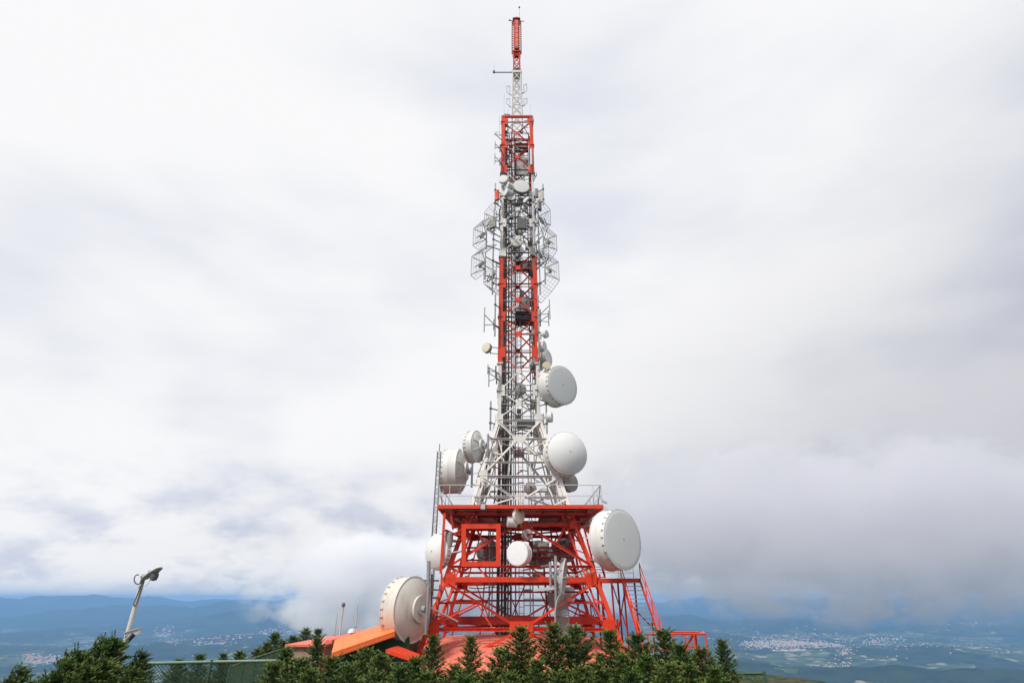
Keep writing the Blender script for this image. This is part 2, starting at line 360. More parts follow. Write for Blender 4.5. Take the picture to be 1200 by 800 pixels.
# bare quarry face above the right-hand town
# ------------------------------------------------------------------ haze and low cloud
def volume(name, density, col, aniso=0.2, noise=None):
    m = bpy.data.materials.new(name); m.use_nodes = True; nt = m.node_tree; nt.nodes.clear()
    o = N(nt, 'ShaderNodeOutputMaterial'); p = N(nt, 'ShaderNodeVolumePrincipled')
    p.inputs['Color'].default_value = (*col, 1); p.inputs['Density'].default_value = density; p.inputs['Anisotropy'].default_value = aniso
    L(nt, p.outputs[0], o.inputs['Volume'])
    return m, nt, p
hm, _, _ = volume('haze_air', 4.8e-5, (0.30, 0.58, 1.0), 0.0)
mb = MB(); mb.box((0, 0, (-1000 + 110) / 2), (90000, 90000, 1110)); hazeo = mb.build('haze', hm); hazeo['kind'] = 'stuff'

def low_cloud(c, size, density, seed, scale, thr, label, gain=5.0, an=0.3, alb=0.99, amp=1.9):
    m, nt, p = volume('low_cloud_vapour', 0.0, (alb * .985, alb * .985, min(1, alb * 1.015)), an)
    tc = N(nt, 'ShaderNodeTexCoord'); ln = N(nt, 'ShaderNodeVectorMath', operation='LENGTH'); L(nt, tc.outputs['Object'], ln.inputs[0])
    g = N(nt, 'ShaderNodeNewGeometry'); mp = N(nt, 'ShaderNodeMapping'); L(nt, g.outputs['Position'], mp.inputs[0]); mp.inputs['Location'].default_value = (seed * 13.7, 0, seed * 3.1)
    mp.inputs['Scale'].default_value = (1 / scale, 1 / scale, 1.5 / scale)
    n = N(nt, 'ShaderNodeTexNoise', i_Scale=1.0, i_Detail=6.0, i_Roughness=0.6); L(nt, mp.outputs[0], n.inputs['Vector'])
    e = M_(nt, 'SUBTRACT', 1.0, ln.outputs['Value'])                       # 1 in the heart, 0 at the rim
    d = M_(nt, 'ADD', M_(nt, 'MULTIPLY', M_(nt, 'SUBTRACT', n.outputs[0], 0.5), amp), M_(nt, 'SUBTRACT', e, thr))
    d = M_(nt, 'MULTIPLY', M_(nt, 'MULTIPLY', d, gain, clamp=True), MR(nt, ln.outputs['Value'], 0.75, 1.0, 1.0, 0.0))
    L(nt, M_(nt, 'MULTIPLY', d, density), p.inputs['Density'])
    mb = MB(); mb.box((0, 0, 0), (2, 2, 2)); o = mb.build('low_cloud', m); o.matrix_basis = Matrix.Translation(Vector(c)) @ Matrix.Diagonal((*size, 1))
    o['kind'] = 'stuff'; o['label'] = label
    return o
c = at(1015, 612, 3300); low_cloud(c, (2300, 600, 610), 0.0046, 1, 350, 0.10, 'grey low cloud hanging over the valley on the right', an=0.45, alb=0.955, gain=7.0, amp=2.6)
c = at(430, 684, 2600); low_cloud(c, (620, 260, 320), 0.0085, 2, 210, 0.24, 'white cloud wisp drifting in front of the far hills left of the tower', an=-0.15, alb=0.998)
c = at(610, 665, 2700); low_cloud(c, (700, 260, 340), 0.0070, 5, 230, 0.18, 'white cloud drifting right behind the tower legs', an=-0.15, alb=0.998)

# ------------------------------------------------------------------ the tower
TX, TY = 0.56, 41.5
ZB = -5.3
tower = thing('lattice_tower', 'tall red and white steel lattice telecommunications tower standing on the salmon roof', 'tower', (TX, TY, ZB))
def hw(z):      # half width of the square tower at height z
    if z < 5.45: return 3.5 + 0.3 * (5.45 - z)
    if z < 12.9: return 3.5 - (z - 5.45) * (3.5 - 1.57) / 7.45
    return 1.57 - (z - 12.9) * 0.07 / 33.5
def colour_at(z):
    return RED if z < 5.4 or 17.5 < z < 28.2 or z > 38.4 else WHT
def fp(face, u, z, out=0.0, k=None):
    """point on face 0 front, 1 right, 2 back, 3 left; u from -1 to 1 across"""
    w = hw(z) if k is None else k
    x, y = (u * w, -(w + out))
    for _ in range(face): x, y = -y, x
    return Vector((TX + x, TY + y, z))
def fn(face):
    x, y = 0.0, -1.0
    for _ in range(face): x, y = -y, x
    return Vector((x, y, 0))
def ft(face):
    x, y = 1.0, 0.0
    for _ in range(face): x, y = -y, x
    return Vector((x, y, 0))
def plate(name, c, n, w, h, mat, t=0.03, parent=tower, rot=0.0):
    F = Matrix.Translation(Vector(c)) @ frame_of(n, (0, 0, 1)) @ Matrix.Rotation(rot, 4, 'Z') @ Matrix.Diagonal((h, w, t, 1))
    o = bpy.data.objects.new(name, unit('box', mat)); return link(o, parent, F)

# legs: lower splayed part, the batter above the platform, the straight shaft
nodes_low = [-5.6, -3.4, -1.7, 1.03, 2.9, 5.3]
for cx in (-1, 1):
    for cyy in (-1, 1):
        def cp(z, o=0.0): w = hw(z) + o; return Vector((TX + cx * w, TY + cyy * w, z))
        side = Vector((-cx, -cyy * 0.0001, 0))
        for z0, z1 in zip(nodes_low, nodes_low[1:]):
            z1 = z1 - 0.006
            bar('leg', cp(z0), cp(z1), 0.26, 0.26, RED, tower, 'ibeam', (1, 0, 0))
            # second chord set in from the corner on both faces, tied with battens
            for axis in (0, 1):
                off = Vector((-cx * 0.62, 0, 0)) if axis == 0 else Vector((0, -cyy * 0.62, 0))
                bar('leg_chord', cp(z0) + off, cp(z1) + off, 0.11, 0.11, RED, tower, 'angle', (1, 0, 0))
                nb = 3
                for k in range(nb):
                    z = z0 + (z1 - z0) * (k + 0.5) / nb
                    bar('batten', cp(z), cp(z + 0.28) + off, 0.08, 0.05, RED, tower, 'box')
        zs = [5.6, 7.4, 9.15, 11.0, 12.9]
        for z0, z1 in zip(zs, zs[1:]):
            bar('leg', cp(z0), cp(z1 - 0.004), 0.27, 0.27, WHT, tower, 'ibeam', (1, 0, 0))
            off = Vector((-cx * 0.34, 0, 0)) if z0 < 11 else Vector((-cx * 0.22, 0, 0))
            bar('leg_chord', cp(z0) + off, cp(z1) + off, 0.10, 0.10, WHT, tower, 'angle', (1, 0, 0))
            bar('leg_chord', cp(z0) + Vector((0, -cyy * 0.34, 0)), cp(z1) + Vector((0, -cyy * 0.34, 0)), 0.10, 0.10, WHT, tower, 'angle', (1, 0, 0))
        zs = [12.9, 15.1] + [15.1 + 3.4 * k for k in range(1, 9)] + [45.0, 46.5]
        zs = [12.9, 15.1, 17.5, 18.5, 21.9, 25.3, 28.2, 28.7, 32.1, 35.5, 38.4, 38.9, 42.3, 45.7, 46.6]
        for z0, z1 in zip(zs, zs[1:]):
            mt = colour_at((z0 + z1) / 2)
            bar('leg', cp(z0), cp(z1 - 0.004), 0.36 if mt is RED else 0.27, 0.36 if mt is RED else 0.27, mt, tower, 'box' if mt is RED else 'ibeam', (1, 0, 0))
            if z1 - z0 > 1.5: block('flange', cp(z1 - 0.02), (0.50, 0.50, 0.10), mt if random.random() < .5 else GDK, tower)

# lower faces
for f in range(4):
    n, t = fn(f), ft(f); o = 0.16
    def B(name, u0, z0, u1, z1, w=0.16, mat=RED, shape='angle', out=o, tt=None):
        return bar(name, fp(f, u0, z0, out), fp(f, u1, z1, out), w, tt or w, mat, tower, shape, n)
    # horizontals
    ex = 4.55 / hw(4.48)
    B('horizontal_beam', -ex, 4.48, ex, 4.48, 0.22, shape='ibeam', out=0.20)
    B('horizontal_beam', -1.0, 1.8, 1.0, 1.8, 0.16)
    B('horizontal_beam', -1.0, 1.03, 1.0, 1.03, 0.36, shape='box', tt=0.30, out=0.12)
    B('horizontal_beam', -1.0, -1.72, 1.0, -1.72, 0.21, shape='ibeam', tt=0.2)
    # K above the thick beam
    B('diagonal_brace', 0.10, 4.40, 0.97, 1.95, 0.155, out=0.22); B('diagonal_brace', -0.10, 4.40, -0.97, 1.95, 0.155, out=0.22)
    B('diagonal_brace', 0.06, 3.55, 0.55, 4.35, 0.12, out=0.05) if f != 0 else None
    for sgn in (-1, 1):
        B('diagonal_brace', sgn * 0.55, 3.05, sgn * 0.80, 4.35, 0.13)
        B('diagonal_brace', sgn * 0.62, 1.85, sgn * 0.45, 1.15, 0.10); B('diagonal_brace', sgn * 0.30, 1.15, sgn * 0.12, 1.85, 0.10)
        # big X between the thick beam and the roof, meeting on the gusset
        B('diagonal_brace', sgn * 0.95, 0.80, sgn * 0.09, -1.45, 0.14, out=0.24)
        B('diagonal_brace', sgn * 0.09, -1.95, sgn * 0.72, -3.6, 0.14, out=0.24)
        B('horizontal_beam', sgn * 0.97, -0.30, sgn * 0.52, -0.30, 0.11)
        B('diagonal_brace', sgn * 0.52, -0.30, sgn * 0.97, -1.55, 0.11)
        B('diagonal_brace', sgn * 0.52, -0.34, sgn * 0.30, -1.68, 0.07)
        for (u, z, w_, h_) in ((0.925, 0.98, .66, .80), (0.935, -1.66, .72, .95), (0.97, 4.45, .7, .5)):
            plate('gusset_plate', fp(f, sgn * u, z, 0.27), n + Vector((0, 0, 0.0)), w_, h_, RED)
    plate('gusset_plate', fp(f, 0, -1.70, 0.30), n, 1.40, .85, RED)
    plate('gusset_plate', fp(f, 0, 4.42, 0.30), n, 0.9, 0.5, RED)
    # white battered part
    B('horizontal_beam', -1, 12.5, 1, 12.5, 0.13, WHT); B('horizontal_beam', -1.0, 10.9, 1.0, 10.9, 0.15, WHT)
    B('horizontal_beam', -1.0, 9.0, 1.0, 9.0, 0.12, WHT); B('horizontal_beam', -1.05, 7.9, 1.05, 7.9, 0.17, WHT); B('horizontal_beam', -1, 6.35, 1, 6.35, 0.12, WHT)
    for sgn in (-1, 1):
        B('diagonal_brace', sgn * .95, 12.4, sgn * 0.12, 10.95, 0.15, WHT, out=0.2); B('diagonal_brace', sgn * 0.12, 10.75, sgn * .96, 8.0, 0.16, WHT, out=0.2)
        B('diagonal_brace', sgn * .45, 9.55, sgn * .97, 9.9, 0.10, WHT); B('diagonal_brace', sgn * .45, 9.0, sgn * .75, 10.85, 0.08, WHT)
        B('diagonal_brace', sgn * .94, 7.8, sgn * .15, 6.4, 0.13, WHT, out=0.2); B('diagonal_brace', sgn * .15, 6.3, sgn * .75, 5.65, 0.11, WHT, out=0.2)
        B('diagonal_brace', sgn * .60, 7.85, sgn * .72, 6.35, 0.09, WHT); B('diagonal_brace', sgn * .97, 6.2, sgn * .60, 5.65, 0.12, WHT)
        B('vertical_post', sgn * .30, 8.0, sgn * .30, 10.8, 0.07, WHT)
        plate('gusset_plate', fp(f, sgn * .92, 12.6, .2), n, .5, .9, WHT); plate('gusset_plate', fp(f, sgn * .92, 7.95, .22), n, .55, .8, WHT)
    plate('gusset_plate', fp(f, 0, 10.85, 0.24), n, .95, .55, WHT); plate('gusset_plate', fp(f, 0, 6.36, 0.24), n, .7, .35, WHT)
    # straight shaft: a flat X in every panel, knotted on a square plate
    cz = [13.95] + [16.8 + 3.4 * k for k in range(9)]
    for k, z in enumerate(cz):
        hp = 1.05 if k == 0 else 1.62
        for sgn in (-1, 1):
            for up in (-1, 1):
                zz_ = z + up * hp
                mt = colour_at(z + up * 0.9)
                if zz_ > 46.4: zz_ = 46.3
                B('diagonal_brace', 0.0, z, sgn * 0.92, zz_, 0.105, mt, out=0.10)
        mt = colour_at(z); plate('gusset_plate', fp(f, 0, z, 0.15), n, 0.42, 0.42, mt)
        B('horizontal_beam', -0.95, z, 0.95, z, 0.055, GAL if mt is WHT or k % 2 else RED, 'box', out=0.03)
        zb = z + hp + .08
        if zb < 46: B('horizontal_beam', -0.95, zb, 0.95, zb, 0.09, GDK if k in (2, 4, 5, 7) else colour_at(zb), 'angle', out=0.06)
        for sgn in (-1, 1):
            if zb < 46: plate('gusset_plate', fp(f, sgn * .84, zb, 0.19), n, 0.36, 0.95, colour_at(zb))
    B('horizontal_beam', -1.08, 46.5, 1.08, 46.5, 0.22, RED, 'box', out=0.1)

# plan bracing seen from below
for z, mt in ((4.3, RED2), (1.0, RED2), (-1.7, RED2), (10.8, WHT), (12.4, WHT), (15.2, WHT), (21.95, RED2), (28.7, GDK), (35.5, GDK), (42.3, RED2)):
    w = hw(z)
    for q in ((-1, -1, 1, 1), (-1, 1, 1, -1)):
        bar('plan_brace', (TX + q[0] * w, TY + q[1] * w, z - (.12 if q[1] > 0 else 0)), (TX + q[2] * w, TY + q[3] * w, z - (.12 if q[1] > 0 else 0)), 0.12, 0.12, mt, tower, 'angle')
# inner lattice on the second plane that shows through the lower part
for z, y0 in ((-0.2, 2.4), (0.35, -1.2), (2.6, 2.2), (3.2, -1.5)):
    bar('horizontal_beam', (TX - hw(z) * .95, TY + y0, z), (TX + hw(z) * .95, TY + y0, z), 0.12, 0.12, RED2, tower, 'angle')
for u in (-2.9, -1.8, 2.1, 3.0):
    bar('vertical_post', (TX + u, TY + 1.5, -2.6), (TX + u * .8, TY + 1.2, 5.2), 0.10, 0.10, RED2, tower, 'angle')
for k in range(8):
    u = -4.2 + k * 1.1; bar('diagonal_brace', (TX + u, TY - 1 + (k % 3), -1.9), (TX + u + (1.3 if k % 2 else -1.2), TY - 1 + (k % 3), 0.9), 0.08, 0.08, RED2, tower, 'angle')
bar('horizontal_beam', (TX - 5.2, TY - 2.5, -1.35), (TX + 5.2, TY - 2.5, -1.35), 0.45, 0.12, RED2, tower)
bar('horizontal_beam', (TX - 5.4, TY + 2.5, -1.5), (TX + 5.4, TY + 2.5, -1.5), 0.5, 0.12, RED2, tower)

# square frame hung on the left of the front face
fa = [(543.5, 616.5), (584, 616.5), (584, 660.5), (543.5, 660.5)]
pa = [at(x, y, 36.6) for x, y in fa]
for i in range(4):
    a_, b_ = pa[i], pa[(i + 1) % 4]; e = (b_ - a_).normalized() * (0.15 if i % 2 == 0 else -0.15)
    bar('frame_bar', a_ - e, b_ + e, 0.30, 0.16, RED, tower, 'box', (0, -1, 0) if False else (0, 0, 1) if i % 2 == 0 else (1, 0, 0))
# hanging post left and strut frame by the big dish
pl = [(521, 601), (516.5, 672)]
bar('vertical_post', at(*pl[0], 36.2), at(*pl[1], 36.2), 0.16, 0.14, RED, tower)
bar('diagonal_brace', at(533, 626, 36.3), at(549, 617, 37.3), 0.2, 0.14, RED, tower); bar('diagonal_brace', at(522, 621, 36.2), at(540, 629, 37.2), 0.14, 0.1, RED2, tower)
bar('diagonal_brace', at(531, 620, 36.3), at(528, 600, 36.3), 0.14, 0.1, RED2, tower)
for (x0, y0, x1, y1) in ((684, 616, 703, 690), (692, 616, 709, 676), (675, 617, 700, 690)):
    bar('vertical_post', at(x0, y0, 36.9), at(x1, y1, 36.9), 0.13, 0.11, RED, tower, 'angle')
for k in range(7): bar('ladder_rung', at(684 + k * 2.6, 622 + k * 9, 36.9), at(693 + k * 2.6, 622 + k * 9, 36.9), 0.05, 0.05, RED, tower)

# platform
pw = 5.47; pz = 5.42; pf = Vector((TX, TY, 0))
for f in range(4):
    n, t = fn(f), ft(f); c = pf + n * pw + Vector((0, 0, pz))
    L_ = pw - (0.0 if f % 2 == 0 else 0.09)
    bar('edge_beam', c - t * L_, c + t * L_, 0.24, 0.12, RED, tower, 'box', (0, 0, 1))
pk = 0
for k in range(15):
    y = -pw + 0.42 + k * (2 * pw - 0.84) / 14
    for x0, x1 in (((-pw + .1, pw - .1),) if abs(y) > 1.5 else ((-pw + .1, -1.5), (1.5, pw - .1))):
        bar('deck_plank', (TX + x0, TY + y, pz + .02), (TX + x1, TY + y, pz + .02), 0.05, 0.60 if k % 4 else 0.46, GDK if k % 3 else RED2, tower, 'box', (0, 0, 1))
for x in (-4.4, -3.0, -1.5, 0, 1.5, 3.0, 4.4):
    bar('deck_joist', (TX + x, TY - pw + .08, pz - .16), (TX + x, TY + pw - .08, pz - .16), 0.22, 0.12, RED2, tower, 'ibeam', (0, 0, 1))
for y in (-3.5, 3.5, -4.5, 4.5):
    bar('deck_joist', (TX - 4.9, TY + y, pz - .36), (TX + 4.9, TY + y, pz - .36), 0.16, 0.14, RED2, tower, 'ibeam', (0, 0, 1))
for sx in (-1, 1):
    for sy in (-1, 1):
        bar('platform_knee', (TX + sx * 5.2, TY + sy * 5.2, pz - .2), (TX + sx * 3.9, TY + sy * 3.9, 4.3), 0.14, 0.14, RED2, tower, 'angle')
# railing (part) with posts and rails (sub-parts)
rail = bpy.data.objects.new('railing', None); link(rail, tower, Matrix.Translation((TX, TY, pz)))
for f in range(4):
    n, t = fn(f), ft(f); c = pf + n * (pw - .03)
    for z, r_ in ((1.42, .032), (.72, .022)):
        pipe('rail', c - t * (pw - .02) + Vector((0, 0, pz + z)), c + t * (pw - .02) + Vector((0, 0, pz + z)), r_, LGT, rail, 6)
    for k in range(6 if f in (1, 3) else 2):
        u = -1 + 2 * (k / (6 if f in (1, 3) else 2)); pipe('rail_post', c + t * u * (pw - .02) + Vector((0, 0, pz)), c + t * u * (pw - .02) + Vector((0, 0, pz + 1.42)), .028, LGT, rail, 6)
    if f in (0, 2):
        for u in (-.87, -.5, .45, .9): pipe('rail_post', c + t * u * pw + Vector((0, 0, pz)), c + t * u * pw + Vector((0, 0, pz + 1.42)), .024, LGT, rail, 6)
for sx in (-1, 1):
    pipe('rail_stay', (TX + sx * (pw - .05), TY - pw + .05, pz + 1.4), (TX + sx * (pw - .05), TY - pw + 1.9, pz + .05), .028, GDK, rail, 6)

# cable riser and ladders through the core
for x, mt, w in ((-1.62, CBR, .10), (-0.62, CBR, .10), (-.30, RED2, .09)):
    for z0, z1 in ((-2.4, 5.2), (5.2, 17.5), (17.5, 28.2), (28.2, 38.4), (38.4, 45.8)):
        bar('riser_channel', (TX + x, TY - .15, z0), (TX + x, TY - .15, z1 - .01), w, .16, mt if not (5.2 < z0 < 17 or 28 < z0 < 38) else GAL, tower)
for k in range(95):
    z = -2.2 + k * .5; bar('tray_rung', (TX - 1.58, TY - .1, z), (TX - .66, TY - .1, z), .06, .05, CBR if (z < 5 or z > 17) else GAL, tower)
cb = []
for k in range(15):
    if k in (2, 5, 9, 12): continue
    x = -1.52 + k * .064; top = [46, 46, 34, 29, 44, 12, 25, 46, 15, 37, 46, 22, 31, 11, 40][k]
    mb = MB(); pts = []
    z = -2.5
    while z < top:
        pts.append(Vector((TX + x + random.uniform(-.02, .02), TY - .24 - (k % 3) * .07 + random.uniform(-.02, .02), z))); z += random.uniform(1.2, 2.2)
    mb.path(pts, .075 if k % 4 else .12, 6); mb.build('cable', (CABLE, GDK, GAL, CBR)[k % 4], tower)
for x in (-.05, .30): bar('ladder_rail', (TX + x, TY + .5, -2.4), (TX + x, TY + .5, 46), .05, .04, RED2, tower)
for k in range(120):
    bar('ladder_rung', (TX - .05, TY + .5, -2.2 + k * .4), (TX + .30, TY + .5, -2.2 + k * .4), .032, .032, RED2 if not (5 < -2.2 + k * .4 < 17) else LGT, tower)
for x, y, z0, z1, r_, mt in ((-1.1, .5, -2, 46, .08, CBR), (-.85, .45, -2, 46, .06, CABLE), (-.2, -.1, 15, 45, .05, CBR), (-1.35, .7, 12, 46, .07, GDK), (.15, -.9, 17, 38, .035, CABLE), (1.2, -.8, 17, 45, .05, CBR), (1.05, .9, 12, 36, .06, GDK), (-.6, 1.2, 12, 44, .07, GDK), (.75, .2, -2.4, 12, .05, LGT), (.95, .2, -2.4, 9, .045, GAL), (-2.2, .4, -2.0, 5.2, .06, GAL), (-2.0, .4, -2.0, 5.2, .05, GAL), (-.45, -.4, 5.4, 46, .05, LGT),
                            (-1.9, 0, 5.3, 10, .05, CABLE), (1.25, 1.1, 5.4, 46, .04, GAL), (-1.2, 1.2, 5.4, 46, .06, CABLE), (-.9, 1.25, 5.4, 40, .06, CABLE), (-1.28, -1.2, 28, 46, .05, LGT), (.1, .2, 28, 46, .05, GAL)):
    pipe('conduit', (TX + x, TY + y, z0), (TX + x, TY + y, z1), r_, mt, tower, 6)
for (pts, Y) in (([(549, 688), (556, 689), (566, 689), (577, 687), (588, 689)], 39), ([(588, 640), (580, 650), (570, 655), (560, 652)], 40), ([(596, 500), (586, 507), (578, 515)], 40.5),
                 ([(600, 688), (588, 715), (583, 735)], 40.2), ([(596, 690), (580, 722), (576, 735)], 40.2), ([(594, 700), (588, 722), (586, 736)], 39.8)):
    mb = MB(); mb.path([at(x, y, Y) for x, y in pts], .06, 6); mb.build('cable', CABLE, tower)

# small working platforms inside the shaft and the ring rails round it
def ring(z, r, mat, n=16, th=.07, name='ring_rail', sq=.75):
    mb = MB(); P = []
    for k in range(n + 1):
        t = 2 * math.pi * k / n; c_, s_ = math.cos(t), math.sin(t); q = (abs(c_) ** 4 + abs(s_) ** 4) ** (-.25) if sq else 1
        P.append(Vector((TX + r * q * c_ * 1.0, TY + r * q * s_, z)))
    mb.path(P, th, 6); return mb.build(name, mat, tower)
ring(34.45, 1.80, GDK, th=.13); ring(33.3, 1.85, GDK, th=.07); ring(28.65, 1.75, GDK, th=.1); ring(12.2, 1.5, WHT, th=.08); ring(24.4, 1.7, GDK, th=.09); ring(44.6, 1.3, RED2, th=.06); ring(43.6, 1.3, GDK, th=.06)
for z, mt in ((22.6, GDK), (12.75, GAL), (28.6, GAL), (44.3, GAL)):
    for k in range(6):
        if (z > 40 and k < 3) or (z > 28 and k < 2): continue
        bar('grating_strip', (TX - .2, TY - 1.25 + k * .48, z), (TX + 1.35, TY - 1.25 + k * .48, z), .40, .05, mt, tower, 'box', (0, 1, 0))

# top lattice section
def mini_mast(z0, z1, w0, w1, mat, n, lw, parent=tower, cx=TX, cyy=TY):
    zs = [z0 + (z1 - z0) * k / n for k in range(n + 1)]
    ww = lambda z: w0 + (w1 - w0) * (z - z0) / (z1 - z0)
    for sx, sy in ((-1, -1), (1, -1), (1, 1), (-1, 1)):
        bar('mast_leg', (cx + sx * w0, cyy + sy * w0, z0), (cx + sx * w1, cyy + sy * w1, z1), lw, lw, mat, parent)
    for k in range(n):
        a_, b_ = zs[k], zs[k + 1]
        for f in range(4):
            n_, t_ = fn(f), ft(f)
            P = lambda u, z: Vector((cx, cyy, z)) + n_ * ww(z) + t_ * u * ww(z)
            bar('mast_brace', P(-1, a_), P(1, b_), lw * .5, lw * .5, mat, parent); bar('mast_brace', P(1, a_ + .02), P(-1, b_ + .02), lw * .5, lw * .5, mat, parent)
            if k % 2 == 0: bar('mast_tie', P(-1, b_), P(1, b_), lw * .5, lw * .5, mat, parent)
mini_mast(46.4, 55.3, .56, .46, WHT, 6, .13)
block('mast_collar', (TX, TY, 55.25), (1.1, 1.1, .35), WHT, tower); 
lathe('mast_collar', [(0, 0), (.60, 0), (.62, .05), (.60, .10), (0, .10)], GAL, tower, Matrix.Translation((TX, TY, 55.7)), 20)
mini_mast(55.85, 59.0, .36, .34, RED, 3, .12)
for sx in (-1, 1):      # struts from the shaft head to the mast
    for sy in (-1, 1): bar('head_strut', (TX + sx * 1.5, TY + sy * 1.5, 46.7), (TX + sx * .5, TY + sy * .5, 48.0), .07, .07, LGT, tower)

# ------------------------------------------------------------------ roof under the tower
base = thing('tower_base', 'round salmon painted concrete roof that the red tower legs stand on', 'base', (TX, 41, -5.4))
prof = [(0, -2.28), (2.5, -2.33), (5.6, -2.50), (5.75, -2.56), (7.4, -2.98), (8.7, -3.50), (8.75, -3.52), (8.75, -3.86), (8.35, -3.88), (8.35, -5.6)]
lathe('roof', prof[:7], PLINTH, base, Matrix.Translation((TX, 41, 0)), 56)
lathe('roof_edge', prof[6:9], PINKRED, base, Matrix.Translation((TX, 41, 0)), 56)
lathe('wall', prof[8:], paint('brown_red_wall', (0.36, 0.10, 0.07), .8, dirt=.5), base, Matrix.Translation((TX, 41, 0)), 56)
for k in range(18):
    t = 2 * math.pi * k / 18; bar('roof_rib', (TX + 5.9 * math.cos(t), 41 + 5.9 * math.sin(t), -2.57), (TX + 8.7 * math.cos(t), 41 + 8.7 * math.sin(t), -3.47), .07, .05, PLINTH, base)
for k in range(18):
    t = 2 * math.pi * (k + .5) / 18; block('wall_pier', (TX + 8.42 * math.cos(t), 41 + 8.42 * math.sin(t), -4.7), (.35, .25, 1.6), PINKRED, base, t)

# ------------------------------------------------------------------ staircase and landings, right of the tower
st = thing('staircase', 'steep red steel staircase with grey treads descending from the tower side', 'staircase', (7.6, 34, -4.5))
T0 = Vector((7.02, 36.6, 0.98)); T1 = Vector((7.02, 31.9, -3.0)); WX = Vector((1.14, 0, 0))
for e in (Vector(), WX): bar('stringer', T0 + e, T1 + e, .24, .06, RED, st, 'box', (0, 0, 1))
NT = 17
for k in range(NT):
    p = T0.lerp(T1, (k + .5) / NT)
    bar('tread', p + Vector((.035, 0, 0)), p + WX - Vector((.035, 0, 0)), .04, .26, GAL, st, 'box', (0, 0, 1))
hr = Vector((0, 0, 1.0))
for e in (Vector((-.05, 0, 0)), WX + Vector((.05, 0, 0))):
    pipe('handrail', T0 + e + hr * 1.02, T1 + e + hr, .032, RED, st); pipe('handrail', T0 + e + hr * .52, T1 + e + hr * .5, .022, RED, st)
    for k in range(5): p = T0.lerp(T1, k / 4) + e; pipe('baluster', p, p + hr, .028, RED, st, 6)
# upper landing running back to the tower leg
bar('landing_beam', (4.6, 36.62, 0.98), (8.2, 36.62, 0.98), .24, .12, RED, st, 'box', (0, 0, 1)); bar('landing_beam', (5.2, 38.1, 0.98), (8.2, 38.1, 0.98), .24, .12, RED2, st, 'box', (0, 0, 1))
bar('landing_beam', (8.14, 36.7, 0.98), (8.14, 38.0, 0.98), .22, .1, RED2, st, 'box', (0, 0, 1))
for k in range(5): bar('landing_plank', (5.2, 36.84 + k * .26, 1.06), (8.08, 36.84 + k * .26, 1.06), .04, .22, GDK, st, 'box', (0, 0, 1))
for z in (1.5, 1.85, 2.2): pipe('landing_rail', (5.0, 38.1, z), (8.1, 38.1, z), .026, LGT, st, 6)
for x in (5.3, 6.2, 7.1, 8.1): pipe('rail_post', (x, 38.1, 1.05), (x, 38.1, 2.2), .026, LGT, st, 6)
for x, y in ((6.35, 36.62), (7.1, 36.62), (8.1, 38.0), (7.0, 38.0), (5.55, 37.4)):
    bar('support_post', (x, y, .9), (x, y, -5.3), .12, .12, RED if y < 37 else RED2, st, 'angle')
bar('cross_brace', (6.4, 36.66, .7), (7.1, 36.66, -1.8), .07, .06, RED2, st); bar('cross_brace', (7.1, 36.7, .2), (6.4, 36.7, -2.4), .07, .06, RED2, st)
bar('cross_brace', (6.4, 36.66, -1.9), (7.1, 36.66, -4.4), .07, .06, RED2, st)
for (x0, x1) in ((7.05, 8.1),): 
    bar('cross_brace', (x0, 35.2, -.3), (x1, 33.6, -1.7), .05, .05, RED2, st); bar('support_post', (x0 + .1, 34.2, -1.2), (x0 + .1, 34.2, -5), .09, .09, RED, st, 'angle'); bar('support_post', (x1, 34.2, -1.2), (x1, 34.2, -5), .09, .09, RED2, st, 'angle')
# lower landing
bar('landing_beam', (7.0, 31.55, -3.12), (10.3, 31.55, -3.12), .24, .1, RED, st, 'box', (0, 0, 1)); bar('landing_beam', (8.4, 33.2, -3.12), (10.3, 33.2, -3.12), .24, .1, RED, st, 'box', (0, 0, 1))
for k in range(6): bar('landing_plank', (7.05, 31.73 + k * .25, -3.02), (10.25, 31.73 + k * .25, -3.02), .04, .2, GAL, st, 'box', (0, 0, 1))
for y in (31.55, 33.2):
    x0 = 7.05 if y < 32 else 8.5
    pipe('landing_rail', (x0, y, -1.72), (10.25, y, -1.72), .045, RED, st); pipe('landing_rail', (x0, y, -2.4), (10.25, y, -2.4), .028, RED, st, 6)
    for x in (7.15, 8.5, 9.6, 10.2):
        if x >= x0: pipe('rail_post', (x, y, -3.0), (x, y, -1.72), .045, RED, st)
pipe('landing_rail', (10.25, 31.55, -1.72), (10.25, 33.2, -1.72), .045, RED, st)
bar('cross_brace', (9.55, 31.6, -1.8), (9.0, 32.9, -3.0), .09, .09, RED, st); bar('cross_brace', (9.7, 31.6, -1.8), (10.0, 32.9, -3.0), .09, .09, RED, st)
for x in (7.1, 8.6, 10.2): bar('support_post', (x, 31.6, -3.2), (x, 31.6, -5.4), .12, .12, RED, st)
bar('barrier_board', (8.9, 30.6, -3.35), (10.1, 30.6, -3.35), .22, .05, RED, st, 'box', (0, 0, 1)); bar('barrier_board', (9.1, 30.56, -3.1), (9.9, 30.56, -3.1), .2, .04, LGT, st, 'box', (0, 0, 1))
for x in (9.0, 10.0): bar('support_post', (x, 30.64, -5.3), (x, 30.64, -3.0), .08, .08, RED2, st)

